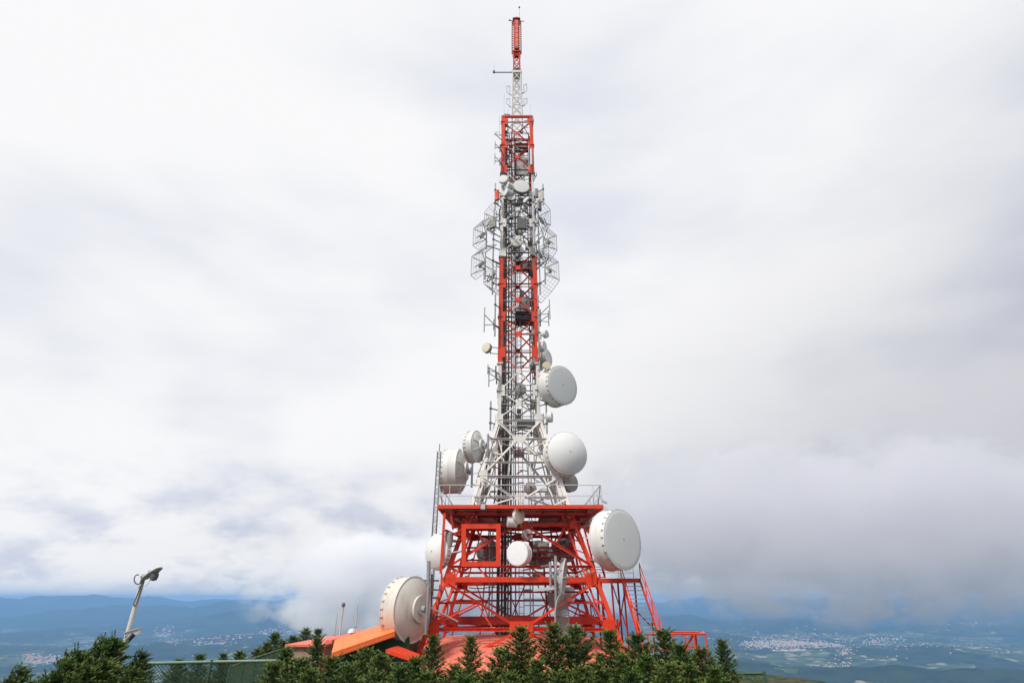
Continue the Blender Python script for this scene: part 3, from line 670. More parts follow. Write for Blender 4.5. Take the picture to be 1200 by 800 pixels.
# ------------------------------------------------------------------ buildings on the left
def prism(name, poly, thick, mat, parent):
    """polygon given counter-clockwise, extruded downwards"""
    n = len(poly); V = [Vector(p) for p in poly] + [Vector(p) - Vector((0, 0, thick)) for p in poly]
    return meshobj(name, V, [tuple(range(n)), tuple(range(2 * n - 1, n - 1, -1))] + [(i, n + i, n + (i + 1) % n, (i + 1) % n) for i in range(n)], mat, parent)
A = at(388.5, 764.5, 29.0); D = at(463, 739, 31.5); Cc = at(456, 728.5, 36.5); Bb = A + (Cc - D)
ob = thing('service_building', 'dark green service building with a bright orange sloping slab roof beside the tower', 'building', (A.x + 1.5, 33, -5.4))
prism('roof', [A, D, Cc, Bb], .26, ORANGE, ob)
for k in range(4):
    p = A.lerp(D, (k + .6) / 4); q = Bb.lerp(Cc, (k + .6) / 4); bar('roof_seam', p + Vector((0, 0, .002)), q + Vector((0, 0, .002)), .03, .012, ORANGE, ob)
bar('gutter', A + Vector((0, -.06, -.2)), D + Vector((0, -.06, -.2)), .07, .05, ORANGE, ob)
xr = -5.7; xl = -9.9
meshobj('wall', [(xl, 33.2, -5.5), (xr, 33.2, -5.5), (xr, 33.2, -1.95), (-8.4, 33.2, -2.0), (xl, 33.2, -2.65), (xl, 37.4, -5.5), (xr, 37.4, -5.5), (xr, 37.4, -1.95), (-8.4, 37.4, -2.0), (xl, 37.4, -2.65)],
        [(0, 1, 2, 3, 4), (9, 8, 7, 6, 5), (0, 4, 9, 5), (1, 6, 7, 2), (2, 7, 8, 3), (3, 8, 9, 4)], GREENW, ob)
block('trim_strip', (-7.6, 33.17, -3.16), (4.6, .05, .06), FENCER, ob)
for x in (-9.4, -8.6, -7.8, -7.0, -6.2): block('wall_panel', (x, 33.175, -4.3), (.74, .04, 2.1), GREENW, ob)
for x in (-9.2, -8.4, -7.6, -6.8, -6.05): block('wall_panel', (x, 33.175, -2.86 if x > -9 else -2.98), (.76, .04, .5 if x > -9 else .28), GREENW, ob)
block('wall_lamp', (-8.05, 33.1, -3.02), (.1, .1, .1), LGT, ob)
aw = thing('entrance_canopy', 'small tilted bright red canopy slab in front of the green wall', 'canopy', (-5.6, 30.5, -3.6))
p0 = at(452, 760.5, 30.2); p1 = at(489, 772, 29.0); p2 = at(492, 766, 31.2); p3 = at(466, 756, 32.0)
prism('slab', [p0, p1, p2, p3], .16, RED, aw)
for p in (p0.lerp(p1, .1), p0.lerp(p1, .9), p3.lerp(p2, .9)): bar('support_post', p - Vector((0, 0, .2)), (p.x, p.y, -5.4), .08, .08, RED2, aw)
ht = thing('hut', 'low tan rendered hut with a flat salmon roof among the trees', 'hut', (-14, 41, -5.4))
a0 = at(338, 757, 37.5); a1 = at(378, 757, 37.5); zt = a0.z
x0, x1, xb = a0.x, a1.x, -11.2
meshobj('wall', [(x0, 37.5, -5.6), (x1, 37.5, -5.6), (x1, 37.5, zt), (x0, 37.5, zt), (x0, 45, -5.6), (xb, 45, -5.6), (xb, 45, zt), (x0, 45, zt)],
        [(0, 1, 2, 3), (1, 5, 6, 2), (5, 4, 7, 6), (4, 0, 3, 7)], TAN, ht)
prism('roof', [(x0 - .15, 37.3, zt + .12), (x1 + .15, 37.3, zt + .12), (xb + .4, 45.3, zt + .22), (x0 + .3, 45.3, zt + .14)], .13, PINKRED, ht)
prism('roof_upstand', [(x1 - .1, 38.3, zt + .30), (x1 + .3, 38.3, zt + .30), (xb + .5, 45.2, zt + .5), (xb - .6, 45.2, zt + .5)], .26, PLINTH, ht)
bar('downpipe', (x1 + .2, 37.42, zt), (x1 + .2, 37.42, -5.4), .1, .1, RED2, ht)

def whip(name, px, py0, py1, Y, r, label, extra):
    b_ = at(px, py1, Y); t_ = at(px, py0, Y); h = t_.z - b_.z
    o = thing(name, label, 'antenna mast', (b_.x, Y, b_.z - .6), group='slim masts behind the hut')
    pipe('mast_tube', (b_.x, Y, b_.z - .6), (b_.x, Y, t_.z), r, LGT, o, 6)
    extra(o, Vector((b_.x, Y, t_.z)), b_); return o
def e1(o, t, b): lathe('mast_head', [(0, -.12), (.12, -.08), (.14, .1), (.05, .2), (0, .2)], GDK, o, Matrix.Translation(t), 12); bar('cross_arm', t + Vector((-.25, 0, -.25)), t + Vector((.1, 0, -.25)), .04, .04, LGT, o)
def e2(o, t, b): pipe('whip_tip', t, t + Vector((0, 0, .5)), .012, GDK, o, 5); bar('clamp', t + Vector((-.12, 0, -1)), t + Vector((.12, 0, -1)), .05, .05, GDK, o)
whip('radio_mast', 397, 709, 752, 44, .065, 'tallest slim white mast with a dark head behind the hut', e1)
whip('radio_mast', 415.5, 716, 744, 43, .035, 'thin grey whip mast rising behind the orange roof edge', e2)
whip('radio_mast', 391, 727, 752, 47, .04, 'short thin grey whip mast, leftmost behind the hut roof', e2)
vd = thing('vent_dome', 'small white dome on a short stem behind the orange roof', 'vent', at(412, 741, 41)); c0 = at(412, 741, 41)
lathe('dome', [(0, .26), (.15, .22), (.25, .1), (.27, 0), (.12, -.05)], DISH, vd, Matrix.Translation(c0), 16); pipe('stem', c0 - Vector((0, 0, 3.2)), c0, .09, LGT, vd)

# ------------------------------------------------------------------ fences
def mesh_fence(name, label, P, h, mat, rail, cell=.085, w=.012, post_step=2.6):
    P = [Vector(p) for p in P]; o = thing(name, label, 'fence', P[0] - Vector((0, 0, h)))
    for a_, b_ in zip(P, P[1:]):
        L_ = (b_ - a_).length; k = max(1, round(L_ / post_step)); d = (b_ - a_) / L_
        pipe('top_rail', a_, b_, .035, rail, o)
        for i in range(k + 1):
            p = a_.lerp(b_, i / k)
            if i == k and b_ is not P[-1]: continue
            pipe('post', p + Vector((0, 0, .05)), p - Vector((0, 0, h + .4)), .04, mat, o)
        mb = MB(); n = int((L_ + h) / cell); dn = Vector((0, 0, -1))
        for i in range(n):
            s_ = i * cell
            for flip in (0, 1):
                # wire from the top edge down-right (flip: down-left)
                u0 = max(0, s_ - h); v0 = 0 if s_ <= h else 0
                ua, va = (s_, 0) if s_ <= L_ else (L_, s_ - L_)
                ub, vb = (0, s_) if s_ <= h else (s_ - h, h)
                if vb - va < .02: continue
                if flip: ua, ub = L_ - ua, L_ - ub
                mb.bar(a_ + d * ua + dn * va, a_ + d * ub + dn * vb, w, w)
        g_ = mb.build('wire_mesh', mat, o); g_['kind'] = 'stuff'
    return o
mesh_fence('wire_fence', 'green wire mesh fence with a pale top rail below the security camera pole', [at(166, 777, 15.5), at(248, 775, 16.3), at(333, 773.5, 17.0)], 2.4, FENCE, FENCER)
mesh_fence('wire_fence', 'green wire fence climbing away towards the tan hut', [at(270, 781, 20), at(300, 770, 24), at(337, 758, 30)], 2.2, FENCE, FENCE, .14)
fo = mesh_fence('wire_fence', 'short dark green fence corner beyond the last conifer on the right', [at(862, 789, 17), at(895.5, 788.5, 16.5)], 2.4, FENCE, FENCE, .12, .008, 3)
bar('brace', at(868, 789, 16.9), at(884, 798, 16.7), .05, .05, FENCE, fo)

# ------------------------------------------------------------------ security camera pole
pb = at(143.5, 765, 14); pt = at(165.5, 684, 14); pX = (pb.x + pt.x) / 2
cp_ = thing('camera_pole', 'tall pale pole with floodlight arm, hanging cable loops and two cameras, left of the fence', 'pole', (pX, 14, -5))
pipe('pole', (pX, 14, -5), (pX, 14, pt.z), .052, POLEM, cp_, 12); pipe('pole_neck', (pX, 14, pt.z), (pX, 14, pt.z + .22), .05, GAL, cp_)
zt = pt.z + .12
la = at(164, 681, 14); lb = at(186, 666, 13.6)
F = Matrix.Translation(la.lerp(lb, .60)) @ frame_of(lb - la, (0, 0, 1))
lathe('lamp_housing', [(0, -.36), (.06, -.34), (.10, -.2), (.12, .1), (.09, .33), (.04, .40), (0, .41)], POLEM, cp_, F @ Matrix.Diagonal((.42, .95, 1, 1)), 16)
pipe('lamp_arm', (pX, 14, zt), la.lerp(lb, .35), .04, POLEM, cp_)
cc = at(181, 674.5, 13.7); lathe('camera_dome', [(0, -.11), (.07, -.09), (.09, 0), (.08, .06), (0, .06)], GDK, cp_, Matrix.Translation(cc), 14)
block('camera_mount', cc + Vector((-.05, 0, .09)), (.2, .1, .07), GAL, cp_)
mb = MB(); cl_ = [at(161.5 + 4.3 * math.cos(t) , 678.5 + 5.6 * math.sin(t), 13.9) for t in np.linspace(-.7, 5.0, 16)]; mb.path(cl_, .028, 6); mb.build('cable_loop', GDK, cp_)
mb = MB(); mb.path([at(x, y, 13.9) for x, y in ((167, 681), (163.5, 690), (159.5, 700), (156.5, 708), (157.5, 710.5), (160, 707), (163, 698), (165.6, 690), (166.8, 682))], .030, 6); mb.build('cable_loop', GDK, cp_)
mb = MB(); mb.path([at(x, y, 13.8) for x, y in ((177, 675), (175, 681), (172.5, 685), (170, 687))], .014, 5); mb.build('cable', LGT, cp_)
q = at(156, 741.5, 13.7); F = Matrix.Translation(q) @ Matrix.Rotation(R(20), 4, 'Z') @ Matrix.Rotation(R(-18), 4, 'Y')
o_ = meshobj('floodlight', *(lambda b: (b.v, b.f))((lambda b: (b.box((0, 0, 0), (.26, .22, .11)), b.box((.0, 0, .065), (.30, .26, .02)), b)[-1])(MB())), LGT, cp_, F)
bar('bracket', (pX, 14, q.z - .03), q - Vector((.08, 0, 0.02)), .03, .03, GAL, cp_); bar('bracket', (pX, 14, q.z + .06), q + Vector((-.1, 0, .03)), .02, .02, GAL, cp_)
cq = at(153.5, 746.5, 13.6); lathe('camera', [(0, -.10), (.045, -.1), (.05, .08), (0, .08)], CABLE, cp_, Matrix.Translation(cq) @ Matrix.Rotation(R(35), 4, 'Y'), 12)
block('cable_box', (pX, 13.9, at(143, 757, 14).z), (.1, .08, .16), GAL, cp_)

# ------------------------------------------------------------------ dish antennas
def aim(yaw, pitch=0.0):
    """yaw 0 looks at the camera side (-Y), positive to the right, 180 away"""
    y = R(yaw); p = R(pitch); return Vector((math.sin(y) * math.cos(p), -math.cos(y) * math.cos(p), math.sin(p)))
def dish(label, px, py, Y, rpx, yaw, depth=1.0, kind='drum', pitch=0.0, shell=None, face=None, group=None, anchor=None, clips=True, name='dish_antenna', n=44, ribs=True):
    """px, py: where the middle of the front face is seen; rpx its radius there"""
    c = at(px, py, Y); zc = c.y * math.cos(PITCH) + c.z * math.sin(PITCH); r = rpx * zc / FPX
    nrm = aim(yaw, pitch); F = frame_of(nrm, (0, 0, 1)); M = Matrix.Translation(c) @ F
    shell = shell or SHROUD; face = face or RADOME; d = depth * r
    o = bpy.data.objects.new(name, None); link(o, None, Matrix.Translation(c) @ F); tagt(o, label, 'antenna', group)
    big = r > .9; ns = n if big else 24
    if kind in ('drum', 'dome'):
        lathe('shroud', [(r * .985, 0), (r * 1.012, 0), (r * 1.012, -.05), (r, -.06), (r, -d * .5), (r * 1.006, -d * .52), (r, -d * .54), (r, -d), (r * 1.03, -d - .02), (r * 1.03, -d - .07), (r * .96, -d - .08)], shell, o, M, ns)
        bulge = .035 if kind == 'drum' else .34
        lathe('radome', [(r * q, bulge * r * (1 - q * q) + (.012 if q < .98 else -.01)) for q in (0.0, .15, .3, .45, .6, .75, .87, .95, .985)][::-1], face, o, M, ns)
        if big: lathe('radome_cap', [(0, .02), (.05, .015), (.05, 0)], GAL, o, M @ Matrix.Translation((0, 0, bulge * r + .01)), 10)
    z0 = -d - .06 if kind in ('drum', 'dome') else 0
    k = .32
    lathe('reflector_back', [(r * .98, z0), (r * .9, z0 - r * k * .19 - .0), (r * .7, z0 - r * k * .52), (r * .45, z0 - r * k * .80), (r * .30, z0 - r * k * .92)], shell if kind != 'open' else shell, o, M, ns)
    if kind == 'open':
        lathe('reflector', [(r, .015), (r * .9, -r * k * .19 + .01), (r * .7, -r * k * .50), (r * .45, -r * k * .77), (r * .2, -r * k * .90), (0, -r * k * .95)], face, o, M, ns)
        lathe('rim', [(r * .97, -.02), (r * 1.02, -.02), (r * 1.02, .03), (r * .97, .03)], shell, o, M, ns, closed=True)
        pipe('feed_horn', M @ Vector((0, 0, -r * .3)), M @ Vector((0, 0, r * .28)), .04 * max(1, r), GAL, o)
    zb = z0 - r * k * .9
    lathe('mount_ring', [(r * .30, zb + .05), (r * .42, zb + .02), (r * .42, zb - .09 * min(r, 1.2)), (r * .30, zb - .11 * min(r, 1.2)), (0, zb - .12 * min(r, 1.2))], shell if big else GREYDISH, o, M, 24 if big else 14)
    if big:
        lathe('hub_box', [(0, zb - .42), (.17, zb - .40), (.19, zb - .1), (.15, zb)], GREYDISH, o, M, 12)
        for q in range(8 if ribs else 0):
            t = q * math.pi / 4 + .3; a_ = M @ Vector((r * .42 * math.cos(t), r * .42 * math.sin(t), zb)); b_ = M @ Vector((r * .93 * math.cos(t), r * .93 * math.sin(t), z0 - r * k * .12 - .02))
            mid = M @ Vector((r * .7 * math.cos(t), r * .7 * math.sin(t), z0 - r * k * .54 - .05))
            mb = MB(); mb.bar(a_, mid, .05); mb.bar(mid, b_, .05); mb.build('back_rib', shell, o)
        if clips:
            mb = MB(); nc = 26
            for q in range(nc):
                t = 2 * math.pi * (q + .5) / nc; p = Vector((math.cos(t) * (r + .02), math.sin(t) * (r + .02), -.13)); Fr = Matrix(((math.cos(t), -math.sin(t), 0), (math.sin(t), math.cos(t), 0), (0, 0, 1)))
                mb.box(p, (.03, .03, .17), Fr); mb.box(p + Vector((math.cos(t) * .005, math.sin(t) * .005, -.09)), (.03, .12, .025), Fr)
            cr_ = mb.build('clip_ring', GAL, o, M); cr_['kind'] = 'stuff'
    # vertical mounting tube behind the hub, and arms to the tower
    bk = M @ Vector((0, 0, zb - (.45 if big else .18) - .05)); hgt = max(.35, r * .75); tr = .085 if big else .045
    off = F.to_3x3() @ Vector((0, (.22 if big else 0.0), 0))
    pipe('mounting_tube', bk - Vector((0, 0, hgt)), bk + Vector((0, 0, hgt)), tr, GAL, o, 10)
    bar('bracket', bk + Vector((0, 0, r * .2)), M @ Vector((0, r * .28, zb)), .09 if big else .05, .09 if big else .05, GAL, o); bar('bracket', bk - Vector((0, 0, r * .2)), M @ Vector((0, -r * .28, zb)), .09 if big else .05, .09 if big else .05, GAL, o)
    if anchor is not False:
        z = bk.z; w = hw(z); tgt0 = Vector((TX + max(-w, min(w, bk.x - TX)), TY + max(-w, min(w, bk.y - TY)), 0))
        # nearest leg
        lx = TX + (w if bk.x > TX else -w); ly = TY + (w if bk.y > TY else -w)
        if anchor == 'in': lx = TX + (.3 if bk.x > TX else -.3); ly = TY
        for e in (-hgt * .8, hgt * .8):
            w2 = hw(z + e); X_ = TX + (w2 if bk.x > TX else -w2) if anchor != 'in' else lx; Y_ = TY + (w2 if bk.y > TY else -w2) if anchor != 'in' else ly
            bar('support_arm', bk + Vector((0, 0, e)), (X_, Y_, z + e), .09 if big else .055, .09 if big else .055, GAL, o)
        if big:
            bar('stay_tube', M @ Vector((0, r * .9, z0 - .1)), (TX + (hw(z) if bk.x > TX else -hw(z)), TY + (hw(z) if bk.y > TY else -hw(z)) , z + .4), .06, .06, WHT, o)
    return o
dish('largest drum dish with flat grey face, right of the red legs under the platform', 730, 631.5, 34.6, 33.2, 40, .62)
dish('white drum dish half hidden behind the largest drum, under the platform corner', 703, 607, 39.5, 16, 25, 1.0)
dish('flat faced drum dish, highest of the large dishes on the right', 659.5, 451, 38.9, 23, 38, .72, pitch=-4)
dish('big dish with bulging white radome at the right of the white tapering section', 665, 530.5, 37.8, 25, 18, .5, 'dome')
dish('grey round dish seen below the bulging radome, right side above the railing', 669.5, 565, 40.5, 10.5, 35, .5, shell=GREYDISH, face=GREYDISH)
dish('wide white drum dish facing left, beside the lattice mast', 520.5, 552.5, 42.6, 25, -97, .72)
dish('round dish facing left with ribs on its side, beside the white tapering section', 550, 524, 39.2, 18, -112, .55)
dish('white dome dish bulging to the left of the red legs above the lowest big drum', 511, 646, 37.0, 19.5, -42, .25, 'dome')
dish('huge lowest dish at the left, seen from behind with its hub', 468, 713, 34.2, 33.8, -119, .58, ribs=False, shell=paint('cream_shell', (0.62, 0.585, 0.52), .5, dirt=.5, dirt_col=(.3, .25, .18)))
dish('small beige oval dish on a red post high in the front face', 609, 604, 36.4, 8.8, 48, .25, face=BEIGE, anchor='in')
dish('small white drum dish next to the beige oval dish', 594.5, 611, 36.6, 6, -80, 1.6, anchor='in')
dish('white flat faced dish in the middle of the red legs', 606, 648, 35.8, 13.5, -24, .85, face=paint('bright_radome', (.80, .80, .80), .5, dirt=.05), shell=DISH, anchor='in')
dish('grey drum dish seen from behind inside the red legs left of the riser', 574, 646, 44, 13, 155, .6, shell=GREYDISH, anchor='in')
dish('brown backed drum dish right of the white flat faced dish', 632, 650, 43, 15, 170, .55, shell=GREYDISH, anchor='in')
dish('dark backed drum dish at the right inside the red legs', 660, 645, 43.5, 13, 195, .6, shell=GREYDISH, anchor='in')
dish('small round dish below the brown backed drum', 632, 677, 42, 7, 160, .6, shell=GREYDISH, face=GREYDISH, anchor='in')
dish('pale square set dish behind the beige oval dish', 619, 626, 41, 6, 20, .8, anchor='in')
dish('drum dish facing away behind the thick red beam at the right', 657, 700, 42.5, 13, 160, .8, shell=GREYDISH, anchor='in')
dish('white drum beside the narrow dish behind the thick red beam', 671, 696, 43, 8, 60, .8, anchor='in')
dish('narrow open dish seen edge on, above the mesh dish near the front', 661, 678, 34.5, 22, 79, .4, 'open', shell=LGT, face=LGT, anchor='in', pitch=-8)
# perforated dish below it
def mesh_dish(label, px, py, Y, rpx, yaw):
    c = at(px, py, Y); zc = c.y * math.cos(PITCH) + c.z * math.sin(PITCH); r = rpx * zc / FPX; F = frame_of(aim(yaw), (0, 0, 1)); M = Matrix.Translation(c) @ F
    o = bpy.data.objects.new('mesh_dish', None); link(o, None, M); tagt(o, label, 'antenna')
    mb = MB()
    zf = lambda q: -r * .3 * (1 - q * q)
    for k in range(24):
        t = 2 * math.pi * k / 24; P = [Vector((r * q * math.cos(t), r * q * math.sin(t), zf(q))) for q in (.08, .4, .7, 1)]; mb.path(P, .022, 4)
    for q in np.linspace(.12, .95, 22):
        P = [Vector((r * q * math.cos(t), r * q * math.sin(t), zf(q))) for t in np.linspace(0, 2 * math.pi, 25)]; mb.path(P, .020, 4)
    g_ = mb.build('wire_mesh', GREYDISH, o, M); g_['kind'] = 'stuff'
    mb = MB(); mb.path([Vector((r * math.cos(t), r * math.sin(t), 0)) for t in np.linspace(0, 2 * math.pi, 33)], .06, 6); mb.build('rim', GREYDISH, o, M)
    b_ = M @ Vector((0, 0, -r * .3)); pipe('feed_arm', b_, M @ Vector((0, 0, r * .3)), .025, GAL, o)
    pipe('mounting_tube', b_ + Vector((0, 0, -1.6)), b_ + Vector((0, 0, 2.2)), .07, GAL, o)
    return o
mesh_dish('see-through wire mesh dish with oval outline just above the salmon roof', 659, 722, 33.6, 24, 66)
pm = thing('antenna_post', 'slim grey vertical post with a horizontal arm in front of the right red leg', 'post', at(651, 705, 34.2))
pipe('post', at(652, 738, 34.0), at(651, 651, 34.2), .09, GAL, pm); bar('arm', at(625, 691, 34.2), at(651, 688.5, 34.2), .16, .16, LGT, pm); bar('clamp', at(648, 672, 34.15), at(655, 672, 34.15), .12, .12, GDK, pm)
# post of the huge lowest dish
pm = thing('antenna_post', 'grey vertical post pair carrying the huge lowest dish on the left', 'post', at(501, 740, 34.8))
pipe('post', at(500, 738, 34.7), at(502.5, 657, 34.7), .11, GAL, pm, 10); pipe('post', at(505, 730, 35.1), at(506, 672, 35.1), .07, GDK, pm)
for y in (680, 700, 722): bar('clamp', at(497, y, 34.7), at(514, y, 36.2), .09, .09, GDK, pm)
pipe('stay_tube', at(501, 710, 34.6), at(536.5, 728, 36), .05, LGT, pm); pipe('stay_tube', at(512, 650, 36.5), at(540, 645.5, 36.6), .045, LGT, pm)
pb_ = thing('equipment_box', 'dark grey drum shaped equipment box beside the white dome dish, under the platform corner', 'box', at(526, 632, 36.6))
c0 = at(526, 632, 36.6); lathe('body', [(0, -.45), (.22, -.45), (.27, -.1), (.28, .42), (.2, .47), (0, .47)], GREYDISH, pb_, Matrix.Translation(c0), 16); bar('bracket', c0, at(540, 634, 37), .08, .08, RED2, pb_)
pb_ = thing('equipment_box', 'small grey box on the red platform edge above the left leg', 'box', at(566, 592.5, 35.9)); block('body', at(566, 592.5, 35.9), (.28, .14, .42), LGT, pb_); block('lid', at(566, 588.5, 35.88), (.31, .18, .05), GAL, pb_)
cv = thing('security_camera', 'tiny security camera on the right end of the platform railing', 'camera', at(704.5, 585, 36.1)); c0 = at(708, 588, 35.9)
bar('body', c0 + Vector((-.12, 0, .05)), c0 + Vector((.16, -.1, -.08)), .13, .13, GAL, cv); pipe('bracket', at(704, 583, 36.0), c0, .025, GAL, cv)

# smaller dishes on the shaft
SM = [('grey drum dish tucked behind the highest large drum, upper one of the pair', 643, 419, 40, 9.5, 60, 1.1, GREYDISH, SHROUD), ('white drum just left of the grey drum pair above the highest large dish', 634.5, 426, 40.6, 8, 70, .9, GREYDISH, SHROUD),
      ('second small dish from the top of the stack at the right shaft edge', 638.5, 406, 39.8, 7, 65, .8, SHROUD, SHROUD), ('topmost small dish of the stack at the right shaft edge', 641, 391, 39.6, 4.6, 55, .7, SHROUD, RADOME),
      ('tiny beige oval dish touching the top of the highest large dish', 641, 428, 38.2, 5.0, 15, .25, BEIGE, BEIGE), ('small pale dish on a bracket between the two large dishes on the right', 647, 488.5, 39.4, 6.0, 75, .7, SHROUD, RADOME),
      ('pale yellow round dish standing out on the left of the lower red shaft', 569.5, 407, 39.2, 6.0, -35, .5, GREYDISH, paint('yellow_radome', (.66, .63, .47), .6, dirt=.1)),
      ('large grey faced dish at the front where the upper red section ends', 611, 218, 39.2, 9.6, 8, .35, GREYDISH, RADOME), ('pale drum dish at the top left where the upper red section ends', 589.5, 209.5, 39.2, 5.6, -15, .3, SHROUD, RADOME),
      ('white drum dish pointing down left, upper of the two', 593.5, 217, 39.4, 4.8, -50, 1.4, DISH, RADOME), ('white drum dish pointing down left, lower of the two', 592.5, 225, 39.4, 4.6, -55, 1.4, DISH, RADOME),
      ('small grey dish under the large grey faced dish', 599, 230.5, 39.6, 5.2, 0, .4, GREYDISH, RADOME), ('pale round dish in the middle between the grid antennas', 605, 283, 40.4, 7.0, 5, .4, SHROUD, RADOME),
      ('pale round dish just below the middle one, behind a grey brace', 607.5, 293, 41.4, 7.0, 15, .5, SHROUD, RADOME), ('brown backed small dish inside the white shaft', 610, 457, 41.5, 7, 170, .5, GREYDISH, GREYDISH),
      ('tiny dish on the left of the grey shaft part', 586, 462, 39.5, 0.1, -40, .5, GREYDISH, GREYDISH), ('small dark drum seen low inside the white tapering section', 622, 573, 41, 7, 170, .8, GREYDISH, GREYDISH),
      ('small white drum at the left inside the white tapering section', 585, 470, 41.4, 5.5, -60, .8, SHROUD, RADOME)]
for lab, px, py, Y, rp, yaw, dp, sh_, fc in SM:
    if rp < 1: continue
    dish(lab, px, py, Y, rp, yaw, dp, 'drum', shell=sh_, face=fc, anchor='in' if 41.3 < Y < 42.9 else None, group=None)

# ------------------------------------------------------------------ grid reflectors round the grey part of the shaft
def grid_antenna(label, px, py, Y, yaw, w, h, wing, wl, side):
    """caged panel: upright wire face bent back at one end; wing +1 top, -1 bottom"""
    c = at(px, py, Y); F = Matrix.Translation(c) @ Matrix.Rotation(R(yaw), 4, 'Z')   # local -Y is the face direction
    o = bpy.data.objects.new('grid_antenna', None); link(o, None, F); tagt(o, label, 'antenna', 'wire grid antennas around the grey part of the shaft')
    P = [(0, h / 2 * -wing), (0, h / 2 * wing), (wl * .45, h / 2 * wing + wing * wl * .42), (wl * 1.05, h / 2 * wing + wing * wl * .80)]
    P = [(wl * .35, -wing * (h / 2 + .22))] + P
    mb = MB(); fr = MB(); nx = 5
    for i in range(nx):
        x = -w / 2 + w * i / (nx - 1); (fr if i in (0, nx - 1) else mb).path([Vector((x, y, z)) for y, z in P], .032 if i in (0, nx - 1) else .014, 4)
    for (ya, za), (yb, zb) in zip(P, P[1:]):
        L_ = math.hypot(yb - ya, zb - za); nz = max(1, round(L_ / .26))
        for k in range(nz):
            t = k / nz; y, z = ya + (yb - ya) * t, za + (zb - za) * t; (fr if k == 0 else mb).bar((-w / 2, y, z), (w / 2, y, z), .014 if k else .03)
    y, z = P[-1]; fr.bar((-w / 2, y, z), (w / 2, y, z), .05)
    g_ = mb.build('wire_grid', GAL, o, F); fr.build('grid_frame', GAL, o, F)
    piv = Vector((0, .95, 0))
    for sx in (-1, 1):
        for sz in (-.45, .45): bar('support_arm', F @ Vector((sx * w * .45, .03, sz * h)), F @ (piv + Vector((0, 0, sz * h * .35))), .05, .05, GDK, o)
    for sx in (-1, 1): bar('dipole', F @ Vector((sx * .1, -.05, -.5)), F @ Vector((sx * .32, .45, .1)), .07, .07, GREYDISH, o)
    bar('dipole_box', F @ Vector((0, .35, -.35)), F @ Vector((0, .75, .3)), .26, .22, GREYDISH, o)
    pipe('mounting_tube', F @ (piv + Vector((0, 0, -h * .7))), F @ (piv + Vector((0, 0, h * .7))), .06, GAL, o)
    z = (F @ piv).z
    for e in (-.5, .5):
        a_ = F @ (piv + Vector((0, 0, e * h))); w2 = hw(a_.z); bar('outrigger', a_, (TX + side * w2, TY + (-w2 if a_.y < TY else w2), a_.z - e * .5), .07, .07, GDK, o)
    return o
GR = [('upper left grid antenna, its wing bent up towards the shaft', 560, 273, 38.3, -52, 1.5, 1.9, 1, 1.7, -1), ('lower left grid antenna, the one reaching farthest left', 558.5, 307, 38.3, -50, 1.6, 2.0, 1, 1.5, -1),
      ('lowest left grid antenna, tucked behind with its wing bent down', 571.5, 325, 43.2, -118, 1.6, 2.2, -1, 1.5, -1), ('topmost right grid antenna facing back with its wing bent up', 640, 260, 43.6, 118, 1.7, 2.0, 1, 1.6, 1),
      ('upper right grid antenna at the front corner, its wing bent down', 647, 280, 38.4, 52, 1.5, 1.7, -1, 1.5, 1), ('lower right grid antenna, the one reaching farthest right', 649, 313, 38.2, 52, 1.6, 2.0, -1, 1.9, 1),
      ('small right grid antenna between the two front corner ones', 638, 300, 43.4, 122, 1.5, 1.6, -1, 1.2, 1), ('upper left rear grid antenna behind the left pipes', 572, 262, 43.2, -120, 1.5, 1.8, 1, 1.2, -1)]
for g_ in GR: grid_antenna(*g_)
# pipes that stand outside the corners
VP = [('long grey pipe along the left corner beside the grid antennas', 577, 345, 245, 39.4), ('long grey pipe along the right corner beside the grid antennas', 633, 345, 250, 39.4), ('grey pipe further out beside the right grid antennas', 626.5, 300, 225, 38.9),
      ('grey antenna pipe beside the lower red shaft on the right', 632.5, 436, 346, 39.3), ('short grey antenna pipe beside the lower red shaft on the left', 579.8, 394, 345, 39.2), ('blue grey pipe with clamps left of the white shaft', 574.5, 504, 470, 39.4),
      ('thin grey pipe right of the white shaft carrying the small pale dish', 641, 508, 462, 39.4), ('thin pipe left of the upper grey part', 580, 246, 215, 39.3), ('thin dark pipe right of the upper grey part', 637, 240, 216, 39.3)]
for lab, px, y0, y1, Y in VP:
    a_ = at(px, y0, Y); b_ = Vector((a_.x, Y, at(px, y1, Y).z)); o = thing('antenna_pipe', lab, 'pipe', a_, 'vertical antenna pipes outside the shaft corners')
    pipe('tube', a_, b_, .065, GAL, o); k = max(2, int((b_.z - a_.z) / 2.2))
    for i in range(k):
        z = a_.z + (b_.z - a_.z) * (i + .5) / k; w = hw(z); bar('outrigger', (a_.x, Y, z), (TX + math.copysign(w, a_.x - TX), TY - w, z), .07, .07, GDK, o); block('clamp', (a_.x, Y, z), (.2, .2, .12), GDK, o)
# stacked dipoles
def dipole(lab, px, y0, y1, pxm, ym0, ym1, Y, g='rod antennas on V shaped arms'):
    a_ = at(px, y0, Y); b_ = Vector((a_.x, Y, at(px, y1, Y).z)); o = thing('rod_antenna', lab, 'antenna', b_, g)
    pipe('rod', a_, b_, .045, GAL, o); m0 = at(pxm, ym0, 39.3)
    for t in (.3, .72): bar('arm', a_.lerp(b_, t), (m0.x, m0.y, (a_.z + b_.z) / 2), .05, .05, GDK, o)
    pipe('clamp_tube', (m0.x, m0.y, (a_.z + b_.z) / 2 - .5), (m0.x, m0.y, (a_.z + b_.z) / 2 + .5), .06, GDK, o)
    bar('outrigger', (m0.x, m0.y, (a_.z + b_.z) / 2), (TX + math.copysign(hw(b_.z), m0.x - TX), TY - hw(b_.z), (a_.z + b_.z) / 2), .07, .07, GDK, o)
dipole('vertical rod on a V arm, left of the lower red shaft', 568, 360, 389, 579, 376, 376, 38.4)
